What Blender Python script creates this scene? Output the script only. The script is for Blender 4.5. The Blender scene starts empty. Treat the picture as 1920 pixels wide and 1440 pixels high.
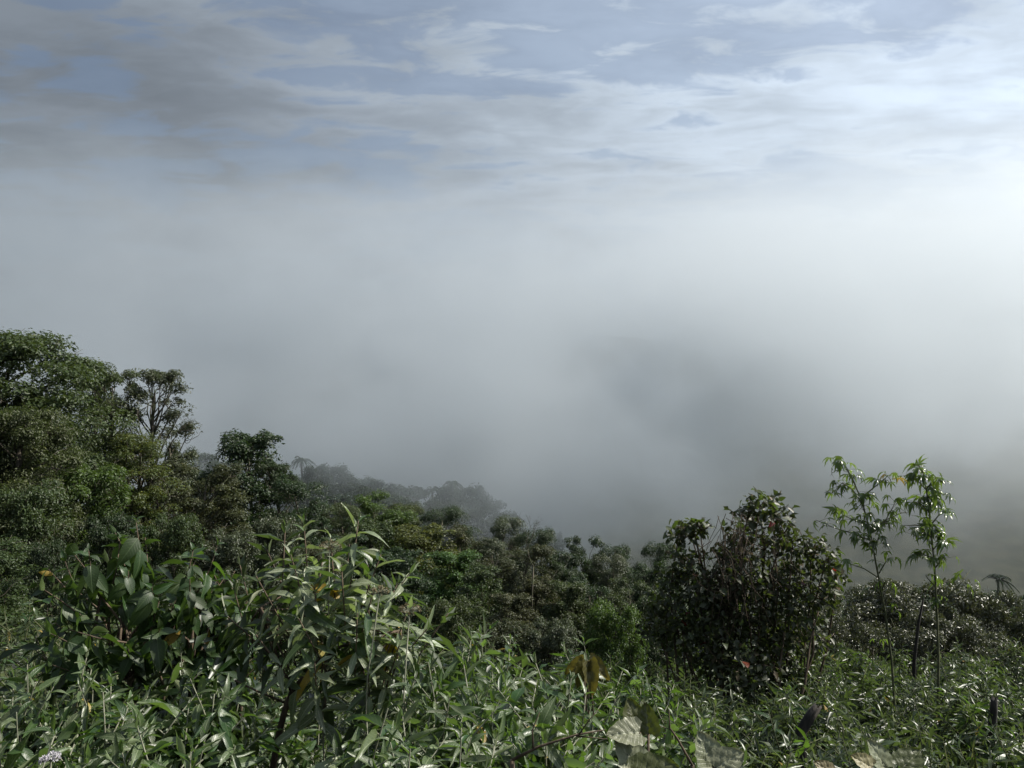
import bpy, bmesh, math, random
import numpy as np
from mathutils import Vector, Matrix

# ------------------------------------------------------------------ camera, sky, sun, exposure
scn = bpy.context.scene
col = scn.collection
F = 1450.0                                   # focal length in photograph pixels (1920 wide)
cam_d = bpy.data.cameras.new('camera')
cam_d.sensor_width = 36.0
cam_d.lens = 36.0 * F / 1920.0
cam_d.clip_start = 0.05
cam_d.clip_end = 20000
cam = bpy.data.objects.new('camera', cam_d)
cam.location = (0, 0, 0)
cam.rotation_euler = (math.radians(90), 0, 0)
col.objects.link(cam)
scn.camera = cam

SUN_AZ, SUN_EL = 77.0, 45.0                  # degrees right of the view direction, above the horizon
sa, se = math.radians(SUN_AZ), math.radians(SUN_EL)
SUN = Vector((math.sin(sa) * math.cos(se), math.cos(sa) * math.cos(se), math.sin(se)))

world = bpy.data.worlds.new('World')
scn.world = world
world.use_nodes = True
nt = world.node_tree
for n in list(nt.nodes):
    nt.nodes.remove(n)


def N(tree, kind, **kw):
    n = tree.nodes.new(kind)
    for k, v in kw.items():
        if k.startswith('i_'):
            key = k[2:]
            key = int(key) if key.isdigit() else key.replace('_', ' ')
            n.inputs[key].default_value = v
        else:
            setattr(n, k, v)
    return n


def M(tree, op, a, b=None, c=None, clamp=False):
    n = tree.nodes.new('ShaderNodeMath')
    n.operation = op
    n.use_clamp = clamp
    for i, v in enumerate((a, b, c)):
        if v is None:
            continue
        if isinstance(v, (int, float)):
            n.inputs[i].default_value = v
        else:
            tree.links.new(v, n.inputs[i])
    return n.outputs[0]


def ramp(tree, v, lo, hi, smooth=True):
    n = tree.nodes.new('ShaderNodeMapRange')
    n.interpolation_type = 'SMOOTHSTEP' if smooth else 'LINEAR'
    n.inputs['From Min'].default_value = lo
    n.inputs['From Max'].default_value = hi
    tree.links.new(v, n.inputs['Value'])
    return n.outputs['Result']


def mixc(tree, f, a, b):
    n = tree.nodes.new('ShaderNodeMix')
    n.data_type = 'RGBA'
    for s, v in ((0, f), (6, a), (7, b)):
        if isinstance(v, (int, float)):
            n.inputs[s].default_value = v
        elif isinstance(v, tuple):
            n.inputs[s].default_value = (*v, 1)
        else:
            tree.links.new(v, n.inputs[s])
    return n.outputs[2]


sky = N(nt, 'ShaderNodeTexSky', sky_type='NISHITA', sun_disc=False)
sky.sun_elevation = se
sky.sun_rotation = sa
sky.air_density = 1.0
sky.dust_density = 2.0
sky.ozone_density = 1.5
tc = N(nt, 'ShaderNodeTexCoord')
sep = N(nt, 'ShaderNodeSeparateXYZ')
nt.links.new(tc.outputs['Generated'], sep.inputs[0])
zz = M(nt, 'ADD', M(nt, 'MAXIMUM', sep.outputs[2], 0.0), 0.09)
comb = N(nt, 'ShaderNodeCombineXYZ')
nt.links.new(M(nt, 'DIVIDE', sep.outputs[0], zz), comb.inputs[0])
nt.links.new(M(nt, 'DIVIDE', sep.outputs[1], zz), comb.inputs[1])


def cloud_noise(scale, detail, rough, offs, sc=(1, 1, 1), dist=0.0, rot=0.0):
    mp = N(nt, 'ShaderNodeMapping')
    mp.inputs['Location'].default_value = offs
    mp.inputs['Scale'].default_value = sc
    mp.inputs['Rotation'].default_value = (0, 0, math.radians(rot))
    nt.links.new(comb.outputs[0], mp.inputs[0])
    nz = N(nt, 'ShaderNodeTexNoise')
    nz.inputs['Scale'].default_value = scale
    nz.inputs['Detail'].default_value = detail
    nz.inputs['Roughness'].default_value = rough
    nz.inputs['Distortion'].default_value = dist
    nt.links.new(mp.outputs[0], nz.inputs['Vector'])
    return nz.outputs[0]


big = cloud_noise(0.9, 3, 0.5, (3.1, 1.7, 0), (1.0, 1.5, 1), 0.3, 12)
fine = cloud_noise(4.2, 10, 0.58, (7.3, 2.2, 0), (1.0, 1.7, 1), 0.45, 12)
shade = cloud_noise(1.7, 5, 0.55, (1.3, 9.2, 0), (1.0, 1.6, 1), 0.3, 12)
cov = M(nt, 'ADD', M(nt, 'MULTIPLY', big, 0.52), M(nt, 'MULTIPLY', fine, 0.48))
mask = ramp(nt, cov, 0.45, 0.525)
# a sunlit cloud deck: forward scattering makes it whiter towards the sun
sund = N(nt, 'ShaderNodeVectorMath', operation='DOT_PRODUCT')
nt.links.new(tc.outputs['Generated'], sund.inputs[0])
sund.inputs[1].default_value = SUN
fwd = ramp(nt, sund.outputs['Value'], -0.1, 0.9, False)
lum = M(nt, 'MAXIMUM', M(nt, 'ADD', M(nt, 'MULTIPLY', fwd, 10.5), 0.5), 2.4)
thick = ramp(nt, M(nt, 'ADD', M(nt, 'MULTIPLY', shade, 0.6), M(nt, 'MULTIPLY', fine, 0.4)), 0.36, 0.66)
lum = M(nt, 'MULTIPLY', lum, M(nt, 'SUBTRACT', 1.18, M(nt, 'MULTIPLY', thick, 0.38)))
ccol = N(nt, 'ShaderNodeVectorMath', operation='SCALE')
ccol.inputs[0].default_value = (0.82, 0.945, 1.09)
nt.links.new(lum, ccol.inputs['Scale'])
skyc = mixc(nt, M(nt, 'ADD', 0.46, M(nt, 'MULTIPLY', mask, 0.49)), sky.outputs[0], ccol.outputs[0])
bg = N(nt, 'ShaderNodeBackground')
bg.inputs['Strength'].default_value = 0.07
nt.links.new(skyc, bg.inputs['Color'])
wo = N(nt, 'ShaderNodeOutputWorld')
nt.links.new(bg.outputs[0], wo.inputs['Surface'])

sun_d = bpy.data.lights.new('sun', 'SUN')
sun_d.energy = 5.0
sun_d.angle = math.radians(0.55)
sun_d.color = (1.0, 0.95, 0.85)
sun_o = bpy.data.objects.new('sun', sun_d)
sun_o.location = (30, 30, 60)
sun_o.rotation_euler = (-SUN).to_track_quat('-Z', 'Y').to_euler()
col.objects.link(sun_o)

scn.view_settings.view_transform = 'Standard'
scn.view_settings.look = 'None'
scn.view_settings.gamma = 1.0
scn.view_settings.use_curve_mapping = False
scn.view_settings.exposure = 0.52
scn.cycles.use_denoising = True
scn.cycles.max_bounces = 8
scn.cycles.diffuse_bounces = 1
scn.cycles.glossy_bounces = 2
scn.cycles.transmission_bounces = 3
scn.cycles.transparent_max_bounces = 8
scn.cycles.volume_bounces = 3
scn.cycles.volume_step_rate = 0.6
scn.cycles.sample_clamp_indirect = 6.0


# ------------------------------------------------------------------ helpers
def at(px, py, y):
    """a point y metres in front of the viewpoint, from its place in the photograph"""
    return Vector(((px - 960.0) / F * y, y, (720.0 - py) / F * y))


def sst(a, b, v):
    t = np.clip((np.asarray(v, float) - a) / (b - a), 0, 1)
    return t * t * (3 - 2 * t)


def height(x, y):
    """the hillside: falls away ahead and to the right, a spur runs on at the left, a valley, far hills"""
    x = np.asarray(x, float)
    y = np.asarray(y, float)
    xc = np.clip(x, -45, 45)
    h = -1.9 - 0.2 * xc - 0.33 * np.clip(y, -25, 45)
    t = sst(-20, 40, x + (y - 45) * 0.12)
    h = h - np.clip(y - 45, 0, None) * (0.16 + 0.36 * t) - sst(150, 400, y) * 40
    h = np.maximum(h, -105 + 12 * np.sin(x * 0.011) + 9 * np.sin(y * 0.013 + x * 0.004))
    d = np.hypot(x * 0.75, y)
    h = h + sst(230, 900, d) * (np.where(y > 0, 1, 0.6)) * (108 + 22 * np.sin(x * 0.006 + 1.0) + 20 * np.sin(x * 0.017 + y * 0.006))
    h = h + 0.10 * np.sin(x * 1.3) * np.sin(y * 1.1 + 0.7) * sst(0, 8, np.hypot(x, y))
    return h


def hz(x, y):
    return float(height(x, y))


def tag(o, label=None, cat=None, group=None, kind=None):
    if label:
        o['label'] = label
    if cat:
        o['category'] = cat
    if group:
        o['group'] = group
    if kind:
        o['kind'] = kind
    return o


def link(o, parent=None):
    col.objects.link(o)
    if parent is not None:
        o.parent = parent
    return o


def empty(name, loc, rz=0.0):
    o = bpy.data.objects.new(name, None)
    o.empty_display_size = 0.2
    o.location = loc
    o.rotation_euler = (0, 0, rz)
    return link(o)


def mesh_np(name, V, polys_flat, starts, mat=None, smooth=True, tint=None, uv=None, shift=None):
    me = bpy.data.meshes.new(name)
    V = np.asarray(V, np.float32)
    me.vertices.add(len(V))
    me.vertices.foreach_set('co', V.ravel())
    me.loops.add(len(polys_flat))
    me.loops.foreach_set('vertex_index', np.asarray(polys_flat, np.int32))
    me.polygons.add(len(starts))
    me.polygons.foreach_set('loop_start', np.asarray(starts, np.int32))
    me.update(calc_edges=True)
    if smooth:
        me.polygons.foreach_set('use_smooth', np.ones(len(starts), bool))
    if tint is not None:
        a = me.attributes.new('tint', 'FLOAT', 'POINT')
        a.data.foreach_set('value', np.asarray(tint, np.float32))
    if uv is not None:
        l = me.uv_layers.new(name='uv')
        l.data.foreach_set('uv', np.asarray(uv, np.float32)[np.asarray(polys_flat)].ravel())
    if mat is not None:
        me.materials.append(mat)
    return me


def mesh_py(name, V, Fs, mat=None, smooth=True, **kw):
    flat, st = [], []
    for f in Fs:
        st.append(len(flat))
        flat.extend(f)
    return mesh_np(name, V, flat, st, mat, smooth, **kw)


def nrm(a):
    a = np.asarray(a, float)
    return a / np.maximum(np.linalg.norm(a, axis=-1, keepdims=True), 1e-9)


class Tubes:
    """tapered tubes along polylines, gathered into one mesh"""

    def __init__(self, sides=6):
        self.V, self.F, self.n, self.s = [], [], 0, sides

    def add(self, pts, radii):
        P = np.asarray(pts, float)
        k = len(P)
        s = self.s
        T = np.zeros_like(P)
        T[1:-1] = P[2:] - P[:-2]
        T[0] = P[1] - P[0]
        T[-1] = P[-1] - P[-2]
        T = nrm(T)
        ref = np.array([0.0, 0, 1]) if abs(T[0][2]) < 0.8 else np.array([1.0, 0, 0])
        a = np.linspace(0, 2 * math.pi, s, endpoint=False)
        u = nrm(np.cross(T[0], ref))
        for i in range(k):
            u = nrm(u - T[i] * np.dot(u, T[i]))
            v = np.cross(T[i], u)
            ring = P[i] + radii[i] * (np.cos(a)[:, None] * u + np.sin(a)[:, None] * v)
            self.V.append(ring)
        b = self.n
        for i in range(k - 1):
            for j in range(s):
                j2 = (j + 1) % s
                self.F.append((b + i * s + j, b + i * s + j2, b + (i + 1) * s + j2, b + (i + 1) * s + j))
        self.F.append(tuple(b + j for j in reversed(range(s))))
        self.F.append(tuple(b + (k - 1) * s + j for j in range(s)))
        self.n += k * s

    def mesh(self, name, mat):
        return mesh_py(name, np.concatenate(self.V), self.F, mat)


def bend(p0, p1, rng, amt, k=5, sag=0.0):
    p0 = np.asarray(p0, float)
    p1 = np.asarray(p1, float)
    L = np.linalg.norm(p1 - p0)
    t = np.linspace(0, 1, k)[:, None]
    w = np.sin(t * math.pi)
    o1 = rng.normal(0, 1, 3) * amt * L
    P = p0 + (p1 - p0) * t + o1 * w + rng.normal(0, amt * 0.25 * L, (k, 3)) * w
    P[:, 2] += (sag * L * w)[:, 0]
    return P


# ------------------------------------------------------------------ materials
def new_mat(name):
    m = bpy.data.materials.new(name)
    m.use_nodes = True
    t = m.node_tree
    for n in list(t.nodes):
        t.nodes.remove(n)
    return m, t, t.nodes.new('ShaderNodeOutputMaterial')


def leaf_mat(name, top, under, glow, trans=0.3, rough=0.42, spec=0.5, var=0.5, young=None, crown=False, veins=False, blot_k=0.35):
    """two-sided leaf: green face, paler underside, light shining through"""
    m, t, out = new_mat(name)
    if crown:
        at_ = N(t, 'ShaderNodeAttribute', attribute_name='tint')
        r = at_.outputs['Fac']
        oi = N(t, 'ShaderNodeObjectInfo')
        r2 = oi.outputs['Random']
    else:
        oi = N(t, 'ShaderNodeObjectInfo')
        r = oi.outputs['Random']
        r2 = M(t, 'FRACT', M(t, 'MULTIPLY', r, 7.31))
    geo = N(t, 'ShaderNodeNewGeometry')
    colr = mixc(t, geo.outputs['Backfacing'], top, under)
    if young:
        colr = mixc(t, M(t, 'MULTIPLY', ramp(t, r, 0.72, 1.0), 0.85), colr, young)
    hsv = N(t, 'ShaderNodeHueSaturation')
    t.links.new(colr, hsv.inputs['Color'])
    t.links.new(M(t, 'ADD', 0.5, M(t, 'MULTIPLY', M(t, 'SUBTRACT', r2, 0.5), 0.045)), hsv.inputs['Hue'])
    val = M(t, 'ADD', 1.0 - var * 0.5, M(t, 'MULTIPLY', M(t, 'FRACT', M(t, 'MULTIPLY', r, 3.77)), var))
    t.links.new(val, hsv.inputs['Value'])
    colr = hsv.outputs['Color']
    bsdf = N(t, 'ShaderNodeBsdfPrincipled')
    if veins:
        uv = N(t, 'ShaderNodeUVMap')
        s = N(t, 'ShaderNodeSeparateXYZ')
        t.links.new(uv.outputs[0], s.inputs[0])
        au = M(t, 'ABSOLUTE', M(t, 'SUBTRACT', s.outputs[0], 0.5))
        rib = ramp(t, au, 0.05, 0.015)
        side = M(t, 'ABSOLUTE', M(t, 'SINE', M(t, 'MULTIPLY', M(t, 'SUBTRACT', s.outputs[1], M(t, 'MULTIPLY', au, 0.55)), 30.0)))
        side = M(t, 'MULTIPLY', ramp(t, side, 0.28, 0.0), 0.55)
        v = M(t, 'MAXIMUM', rib, side)
        nz = N(t, 'ShaderNodeTexNoise')
        nz.inputs['Scale'].default_value = 45.0
        nz.inputs['Detail'].default_value = 3.0
        tcn = N(t, 'ShaderNodeTexCoord')
        t.links.new(tcn.outputs['Object'], nz.inputs['Vector'])
        blot = ramp(t, nz.outputs[0], 0.35, 0.7)
        colr = mixc(t, M(t, 'MULTIPLY', blot, blot_k), colr, under)
        colr = mixc(t, M(t, 'MULTIPLY', v, 0.45), colr, tuple(min(1, c * 1.5 + 0.03) for c in under))
        bp = N(t, 'ShaderNodeBump')
        bp.inputs['Strength'].default_value = 0.35
        bp.inputs['Distance'].default_value = 0.004
        t.links.new(M(t, 'SUBTRACT', M(t, 'MULTIPLY', nz.outputs[0], 0.25), v), bp.inputs['Height'])
        t.links.new(bp.outputs[0], bsdf.inputs['Normal'])
    t.links.new(colr, bsdf.inputs['Base Color'])
    bsdf.inputs['Roughness'].default_value = rough
    bsdf.inputs['Specular IOR Level'].default_value = spec
    tr = N(t, 'ShaderNodeBsdfTranslucent')
    gl = N(t, 'ShaderNodeHueSaturation')
    gl.inputs['Color'].default_value = (*glow, 1)
    t.links.new(val, gl.inputs['Value'])
    t.links.new(gl.outputs[0], tr.inputs['Color'])
    mx = N(t, 'ShaderNodeMixShader')
    mx.inputs[0].default_value = trans
    t.links.new(bsdf.outputs[0], mx.inputs[1])
    t.links.new(tr.outputs[0], mx.inputs[2])
    t.links.new(mx.outputs[0], out.inputs['Surface'])
    return m


def bark_mat(name, a, b, scale=9.0, rough=0.85, moss=None):
    m, t, out = new_mat(name)
    tcn = N(t, 'ShaderNodeTexCoord')
    mp = N(t, 'ShaderNodeMapping')
    mp.inputs['Scale'].default_value = (1, 1, 0.3)
    t.links.new(tcn.outputs['Object'], mp.inputs[0])
    nz = N(t, 'ShaderNodeTexNoise')
    nz.inputs['Scale'].default_value = scale
    nz.inputs['Detail'].default_value = 6
    t.links.new(mp.outputs[0], nz.inputs['Vector'])
    c = mixc(t, ramp(t, nz.outputs[0], 0.35, 0.65), a, b)
    if moss:
        n2 = N(t, 'ShaderNodeTexNoise')
        n2.inputs['Scale'].default_value = scale * 0.35
        n2.inputs['Detail'].default_value = 4
        t.links.new(tcn.outputs['Object'], n2.inputs['Vector'])
        c = mixc(t, ramp(t, n2.outputs[0], 0.45, 0.6), c, moss)
    bs = N(t, 'ShaderNodeBsdfPrincipled')
    bs.inputs['Roughness'].default_value = rough
    t.links.new(c, bs.inputs['Base Color'])
    bp = N(t, 'ShaderNodeBump')
    bp.inputs['Strength'].default_value = 0.6
    bp.inputs['Distance'].default_value = 0.02
    t.links.new(nz.outputs[0], bp.inputs['Height'])
    t.links.new(bp.outputs[0], bs.inputs['Normal'])
    t.links.new(bs.outputs[0], out.inputs['Surface'])
    return m


def ground_mat():
    m, t, out = new_mat('slope_earth')
    tcn = N(t, 'ShaderNodeTexCoord')
    n1 = N(t, 'ShaderNodeTexNoise')
    n1.inputs['Scale'].default_value = 0.12
    n1.inputs['Detail'].default_value = 8
    n2 = N(t, 'ShaderNodeTexNoise')
    n2.inputs['Scale'].default_value = 6.0
    n2.inputs['Detail'].default_value = 6
    for n in (n1, n2):
        t.links.new(tcn.outputs['Object'], n.inputs['Vector'])
    c = mixc(t, ramp(t, n1.outputs[0], 0.4, 0.62), (0.010, 0.016, 0.010), (0.023, 0.028, 0.017))
    c = mixc(t, ramp(t, n2.outputs[0], 0.5, 0.7), c, (0.024, 0.024, 0.016))
    bs = N(t, 'ShaderNodeBsdfPrincipled')
    bs.inputs['Roughness'].default_value = 0.95
    t.links.new(c, bs.inputs['Base Color'])
    bp = N(t, 'ShaderNodeBump')
    bp.inputs['Strength'].default_value = 0.8
    bp.inputs['Distance'].default_value = 0.3
    t.links.new(M(t, 'ADD', n1.outputs[0], M(t, 'MULTIPLY', n2.outputs[0], 0.3)), bp.inputs['Height'])
    t.links.new(bp.outputs[0], bs.inputs['Normal'])
    t.links.new(bs.outputs[0], out.inputs['Surface'])
    return m


# ------------------------------------------------------------------ terrain
def make_ground():
    # grid with rings spaced ever wider away from the viewpoint
    nu, nv = 160, 220
    a = np.linspace(0, 2 * math.pi, nu, endpoint=False)
    r = np.concatenate([np.linspace(0.6, 60, 110), np.geomspace(61, 6000, nv - 110)])
    A, R = np.meshgrid(a, r)
    X, Y = R * np.sin(A), R * np.cos(A)
    V = np.stack([X, Y, height(X, Y)], -1).reshape(-1, 3)
    V = np.vstack([V, [[0, 0, hz(0, 0)]]])
    Fs = []
    for i in range(nv - 1):
        for j in range(nu):
            j2 = (j + 1) % nu
            Fs.append((i * nu + j, (i + 1) * nu + j, (i + 1) * nu + j2, i * nu + j2))
    c = nu * nv
    for j in range(nu):
        Fs.append((c, j, (j + 1) % nu))
    o = link(bpy.data.objects.new('ground', mesh_py('ground', V, Fs, ground_mat())))
    tag(o, kind='structure')


make_ground()


# ------------------------------------------------------------------ leaf clouds and trees
UP = np.array([0.0, 0, 1])


def leaf_cards(name, P, T, Nn, L, W, tint, mat, fold=0.22):
    """many folded four-cornered leaves in one mesh: base P, direction T, face normal Nn"""
    n = len(P)
    T = nrm(T)
    S = nrm(np.cross(T, Nn))
    Nn = np.cross(S, T)
    L = np.broadcast_to(np.asarray(L, float), (n,))[:, None]
    W = np.broadcast_to(np.asarray(W, float), (n,))[:, None]
    mid = P + T * L * 0.45
    V = np.empty((n, 4, 3))
    V[:, 0] = P
    V[:, 1] = mid + S * W * 0.5 + Nn * W * fold
    V[:, 2] = P + T * L - Nn * L * 0.12
    V[:, 3] = mid - S * W * 0.5 + Nn * W * fold
    idx = np.arange(n)[:, None] * 4
    f = np.concatenate([idx + 0, idx + 1, idx + 2, idx + 0, idx + 2, idx + 3], 1).ravel()
    return mesh_np(name, V.reshape(-1, 3), f, np.arange(0, len(f), 3), mat, smooth=False, tint=np.repeat(tint, 4))


def rand_dirs(rng, n):
    return nrm(rng.normal(0, 1, (n, 3)))


def clump_leaves(rng, c, r, n, squash=0.75, droop=0.25, up=0.55, shell=0.5):
    d = rand_dirs(rng, n)
    keep = (d[:, 2] > -0.35) | (rng.random(n) < 0.35)
    d = d[keep]
    n = len(d)
    rr = r * (shell + (1 - shell) * rng.random(n) ** 0.6)[:, None]
    rr[rng.random(n) < 0.06] *= 1.22                                   # stray twigs beyond the clump
    P = c + d * rr * np.array([1, 1, squash])
    Nn = nrm(d * 0.55 + UP * up + rng.normal(0, 0.42, (n, 3)))
    T = np.cross(Nn, rng.normal(0, 1, (n, 3)))
    T = nrm(nrm(T) + d * 0.35)
    T[:, 2] -= droop
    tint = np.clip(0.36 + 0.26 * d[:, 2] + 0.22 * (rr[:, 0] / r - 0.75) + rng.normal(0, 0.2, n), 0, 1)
    return P, T, Nn, tint


class TreeKind:
    """trunk with limbs, and a crown of leaf clumps; both are meshes to be shared by copies"""

    def __init__(self, name, seed, H, R, low, nclump, nleaf, leaf, squash=0.75, csize=(0.30, 0.46), top=1.0, lean=0.0,
                 bare=0.0, flat=False, droop=0.25, vines=0, thick=0.014):
        rng = np.random.default_rng(seed)
        self.H, self.R = H, R
        z0, z1 = low * H, top * H
        tr = Tubes(7)
        # trunk up into the crown
        tp = np.array([[0, 0, -0.6], [0.05 * R, 0.02, H * 0.15], [0.1 * R + lean * 0.3, -0.05 * R, H * 0.45],
                       [0.04 * R + lean * 0.7, 0.06 * R, H * 0.7], [lean, 0, H * 0.9]])
        tp[1:, :2] += rng.normal(0, 0.05 * R, (4, 2))
        br = thick * H
        tr.add(tp, [br * 1.35, br, br * 0.75, br * 0.5, br * 0.2])
        Ps, Ts, Ns, Ti = [], [], [], []
        cs = []
        g = 0
        while len(cs) < nclump and g < 4000:
            g += 1
            u = rng.random()
            zc = z0 + (z1 - z0) * u
            # crown outline: widest a little above the middle, uneven
            if flat:
                w = R * (0.45 + 0.55 * min(1, u / 0.65)) * (1.0 - 0.45 * (max(0, u - 0.6) / 0.4) ** 2)
            else:
                w = R * max(0.02, 1 - abs((u - 0.5) / 0.56) ** 2.8) ** 0.42
            cr = R * rng.uniform(*csize) * (0.8 + 0.3 * (1 - abs(u - 0.5)))
            rad = max(0, w - cr * 0.75) * rng.random() ** 0.35
            a = rng.random() * 2 * math.pi
            c = np.array([math.cos(a) * rad + lean * u, math.sin(a) * rad, min(zc, z1 - cr * squash * 0.95)])
            if all(np.linalg.norm((c - q[0]) / np.array([1, 1, squash])) > 0.40 * (cr + q[1]) for q in cs):
                cs.append((c, cr))
        tot = sum(cr ** 2 for _, cr in cs)
        for c, cr in cs:
            k = int(nleaf * cr ** 2 / tot)
            if rng.random() < bare:
                k = int(k * 0.25)
            # a lumpy clump: several overlapping tufts
            wts = rng.uniform(0.4, 1.6, 5)
            for q in range(5):
                off = rand_dirs(rng, 1)[0] * cr * rng.uniform(0.2, 0.8) * np.array([1, 1, squash])
                if c[2] + off[2] > z1 - cr * 0.4:
                    off[2] = min(off[2], 0.0)
                a = clump_leaves(rng, c + off, cr * rng.uniform(0.34, 0.78), int(k * wts[q] / wts.sum()), squash, droop, shell=rng.uniform(0.25, 0.6))
                for lst, v in zip((Ps, Ts, Ns, Ti), a):
                    lst.append(v)
            # limb from the trunk to the clump
            tz = max(H * 0.12, min(c[2] - 0.25 * H * rng.random() - 0.35 * np.hypot(c[0], c[1]), H * 0.86))
            f = tz / H
            p0 = np.array([np.interp(tz, tp[:, 2], tp[:, 0]), np.interp(tz, tp[:, 2], tp[:, 1]), tz])
            P = bend(p0, c, rng, 0.09, 5, 0.05)
            rb = max(0.012, br * 0.42 * (1 - f * 0.7))
            tr.add(P, np.linspace(rb, rb * 0.3, 5))
            for q in range(4):
                e = c + rand_dirs(rng, 1)[0] * cr * np.array([0.95, 0.95, 0.8])
                tr.add(bend(P[3], e, rng, 0.12, 4), np.linspace(rb * 0.4, 0.006, 4))
        for v in range(vines):                                          # leafy vines hanging down from the crown
            c, cr = cs[rng.integers(len(cs))]
            n = 130
            zt = c[2]
            ln = rng.uniform(0.25, 0.5) * H
            u = rng.random(n)
            base = c + np.array([rng.normal(0, cr * 0.6), rng.normal(0, cr * 0.6), -cr * 0.3])
            P = base + np.stack([rng.normal(0, 0.09 * R, n), rng.normal(0, 0.09 * R, n), -u * ln], 1)
            P[:, 2] = np.maximum(P[:, 2], 0.1)
            Ps.append(P)
            Nn = nrm(rng.normal(0, 1, (n, 3)) * np.array([1, 1, 0.4]))
            Ns.append(Nn)
            T = np.cross(Nn, rng.normal(0, 1, (n, 3)))
            T[:, 2] -= 0.7
            Ts.append(T)
            Ti.append(np.clip(rng.normal(0.4, 0.2, n), 0, 1))
        P, T, Nn, ti = (np.concatenate(v) for v in (Ps, Ts, Ns, Ti))
        L = leaf * rng.uniform(0.7, 1.25, len(P))
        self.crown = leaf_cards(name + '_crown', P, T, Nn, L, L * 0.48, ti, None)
        self.crown.materials.append(None)
        self.trunk = tr.mesh(name + '_trunk', None)
        self.trunk.materials.append(None)


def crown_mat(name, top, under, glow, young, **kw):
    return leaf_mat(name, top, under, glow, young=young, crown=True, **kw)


CM = {
    'olive': crown_mat('olive_leaves', (0.040, 0.057, 0.018), (0.070, 0.085, 0.04), (0.09, 0.13, 0.022), (0.085, 0.10, 0.03), trans=0.25, rough=0.48, spec=0.35),
    'dark': crown_mat('dark_green_leaves', (0.022, 0.039, 0.015), (0.055, 0.072, 0.04), (0.06, 0.11, 0.02), (0.055, 0.08, 0.028), trans=0.22, rough=0.48, spec=0.35),
    'green': crown_mat('fresh_green_leaves', (0.040, 0.074, 0.017), (0.07, 0.10, 0.035), (0.12, 0.20, 0.025), (0.10, 0.15, 0.03), trans=0.28, rough=0.48, spec=0.35),
    'yellow': crown_mat('yellow_green_leaves', (0.056, 0.072, 0.017), (0.085, 0.09, 0.04), (0.15, 0.17, 0.02), (0.15, 0.145, 0.032), trans=0.28, rough=0.48, spec=0.35),
    'brown': crown_mat('golden_brown_leaves', (0.040, 0.048, 0.018), (0.065, 0.068, 0.033), (0.09, 0.10, 0.02), (0.085, 0.078, 0.026), trans=0.22, rough=0.5, spec=0.35),
    'grey': crown_mat('grey_green_leaves', (0.052, 0.066, 0.034), (0.10, 0.11, 0.075), (0.10, 0.13, 0.04), (0.11, 0.12, 0.065), trans=0.22, rough=0.44, spec=0.4),
    'bronze': crown_mat('bronze_sheen_leaves', (0.048, 0.054, 0.028), (0.09, 0.09, 0.055), (0.09, 0.11, 0.03), (0.10, 0.10, 0.055), trans=0.2, rough=0.36, spec=0.5),
}
BARK = bark_mat('mossy_bark', (0.035, 0.028, 0.020), (0.085, 0.070, 0.052), moss=(0.05, 0.058, 0.022))
BARK_D = bark_mat('dark_bark', (0.012, 0.010, 0.008), (0.035, 0.028, 0.020))

TK = {
    'giant': TreeKind('giant', 3, 10.0, 3.3, 0.16, 46, 84000, 0.13, csize=(0.20, 0.36), droop=0.55, vines=14, thick=0.026),
    'tall': TreeKind('tall', 11, 10.0, 1.7, 0.36, 44, 36000, 0.105, csize=(0.18, 0.42), bare=0.15, vines=5),
    'open': TreeKind('open', 17, 10.0, 1.6, 0.40, 70, 26000, 0.11, csize=(0.14, 0.34), bare=0.25),
    'round': TreeKind('round', 23, 9.0, 2.0, 0.14, 48, 50000, 0.115, csize=(0.20, 0.40), vines=8),
    'dome': TreeKind('dome', 29, 9.0, 2.1, 0.12, 46, 74000, 0.085, csize=(0.20, 0.42), squash=0.75, vines=8),
    'draped': TreeKind('draped', 31, 9.0, 1.9, 0.08, 46, 36000, 0.15, csize=(0.20, 0.40), squash=0.95, vines=26),
    'gnarled': TreeKind('gnarled', 37, 9.0, 2.2, 0.22, 34, 36000, 0.115, csize=(0.14, 0.42), lean=0.6, bare=0.3, vines=6),
    'bush': TreeKind('bush', 41, 5.0, 1.9, 0.06, 44, 32000, 0.11, csize=(0.20, 0.38)),
    'umbrella': TreeKind('umbrella', 47, 6.5, 3.0, 0.42, 44, 42000, 0.115, csize=(0.16, 0.28), squash=0.55, flat=True, droop=0.05),
    'far': TreeKind('far', 53, 9.0, 2.3, 0.16, 34, 10000, 0.24, csize=(0.20, 0.38)),
}


def tree(kind, px, py, y, hw, mat, label, group=None, name='forest_tree', rz=None, bark=None, cat='tree', lift=0.0):
    """px, py: where the top shows; y: metres ahead; hw: half the crown's width in photograph pixels"""
    k = TK[kind]
    p = at(px, py, y)
    b = hz(p.x, p.y)
    sr = max(hw, 50 if y < 70 else 20) / F * y / k.R * 1.08
    sz = (p.z - b) / k.H
    rnd = random.Random(int(px * 31 + py * 7 + y))
    o = empty(name, (p.x, p.y, b), rnd.random() * 6.28 if rz is None else rz)
    o.scale = (sr, sr, sz)
    tag(o, label, cat, group)
    for nm, me, m in (('trunk', k.trunk, bark or BARK), ('crown', k.crown, CM[mat])):
        c = bpy.data.objects.new(nm, me)
        link(c, o)
        c.material_slots[0].link = 'OBJECT'
        c.material_slots[0].material = m
    return o


FG = 'trees packed along the forest slope'
FF = 'faded trees on the spur in the mist'
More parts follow.
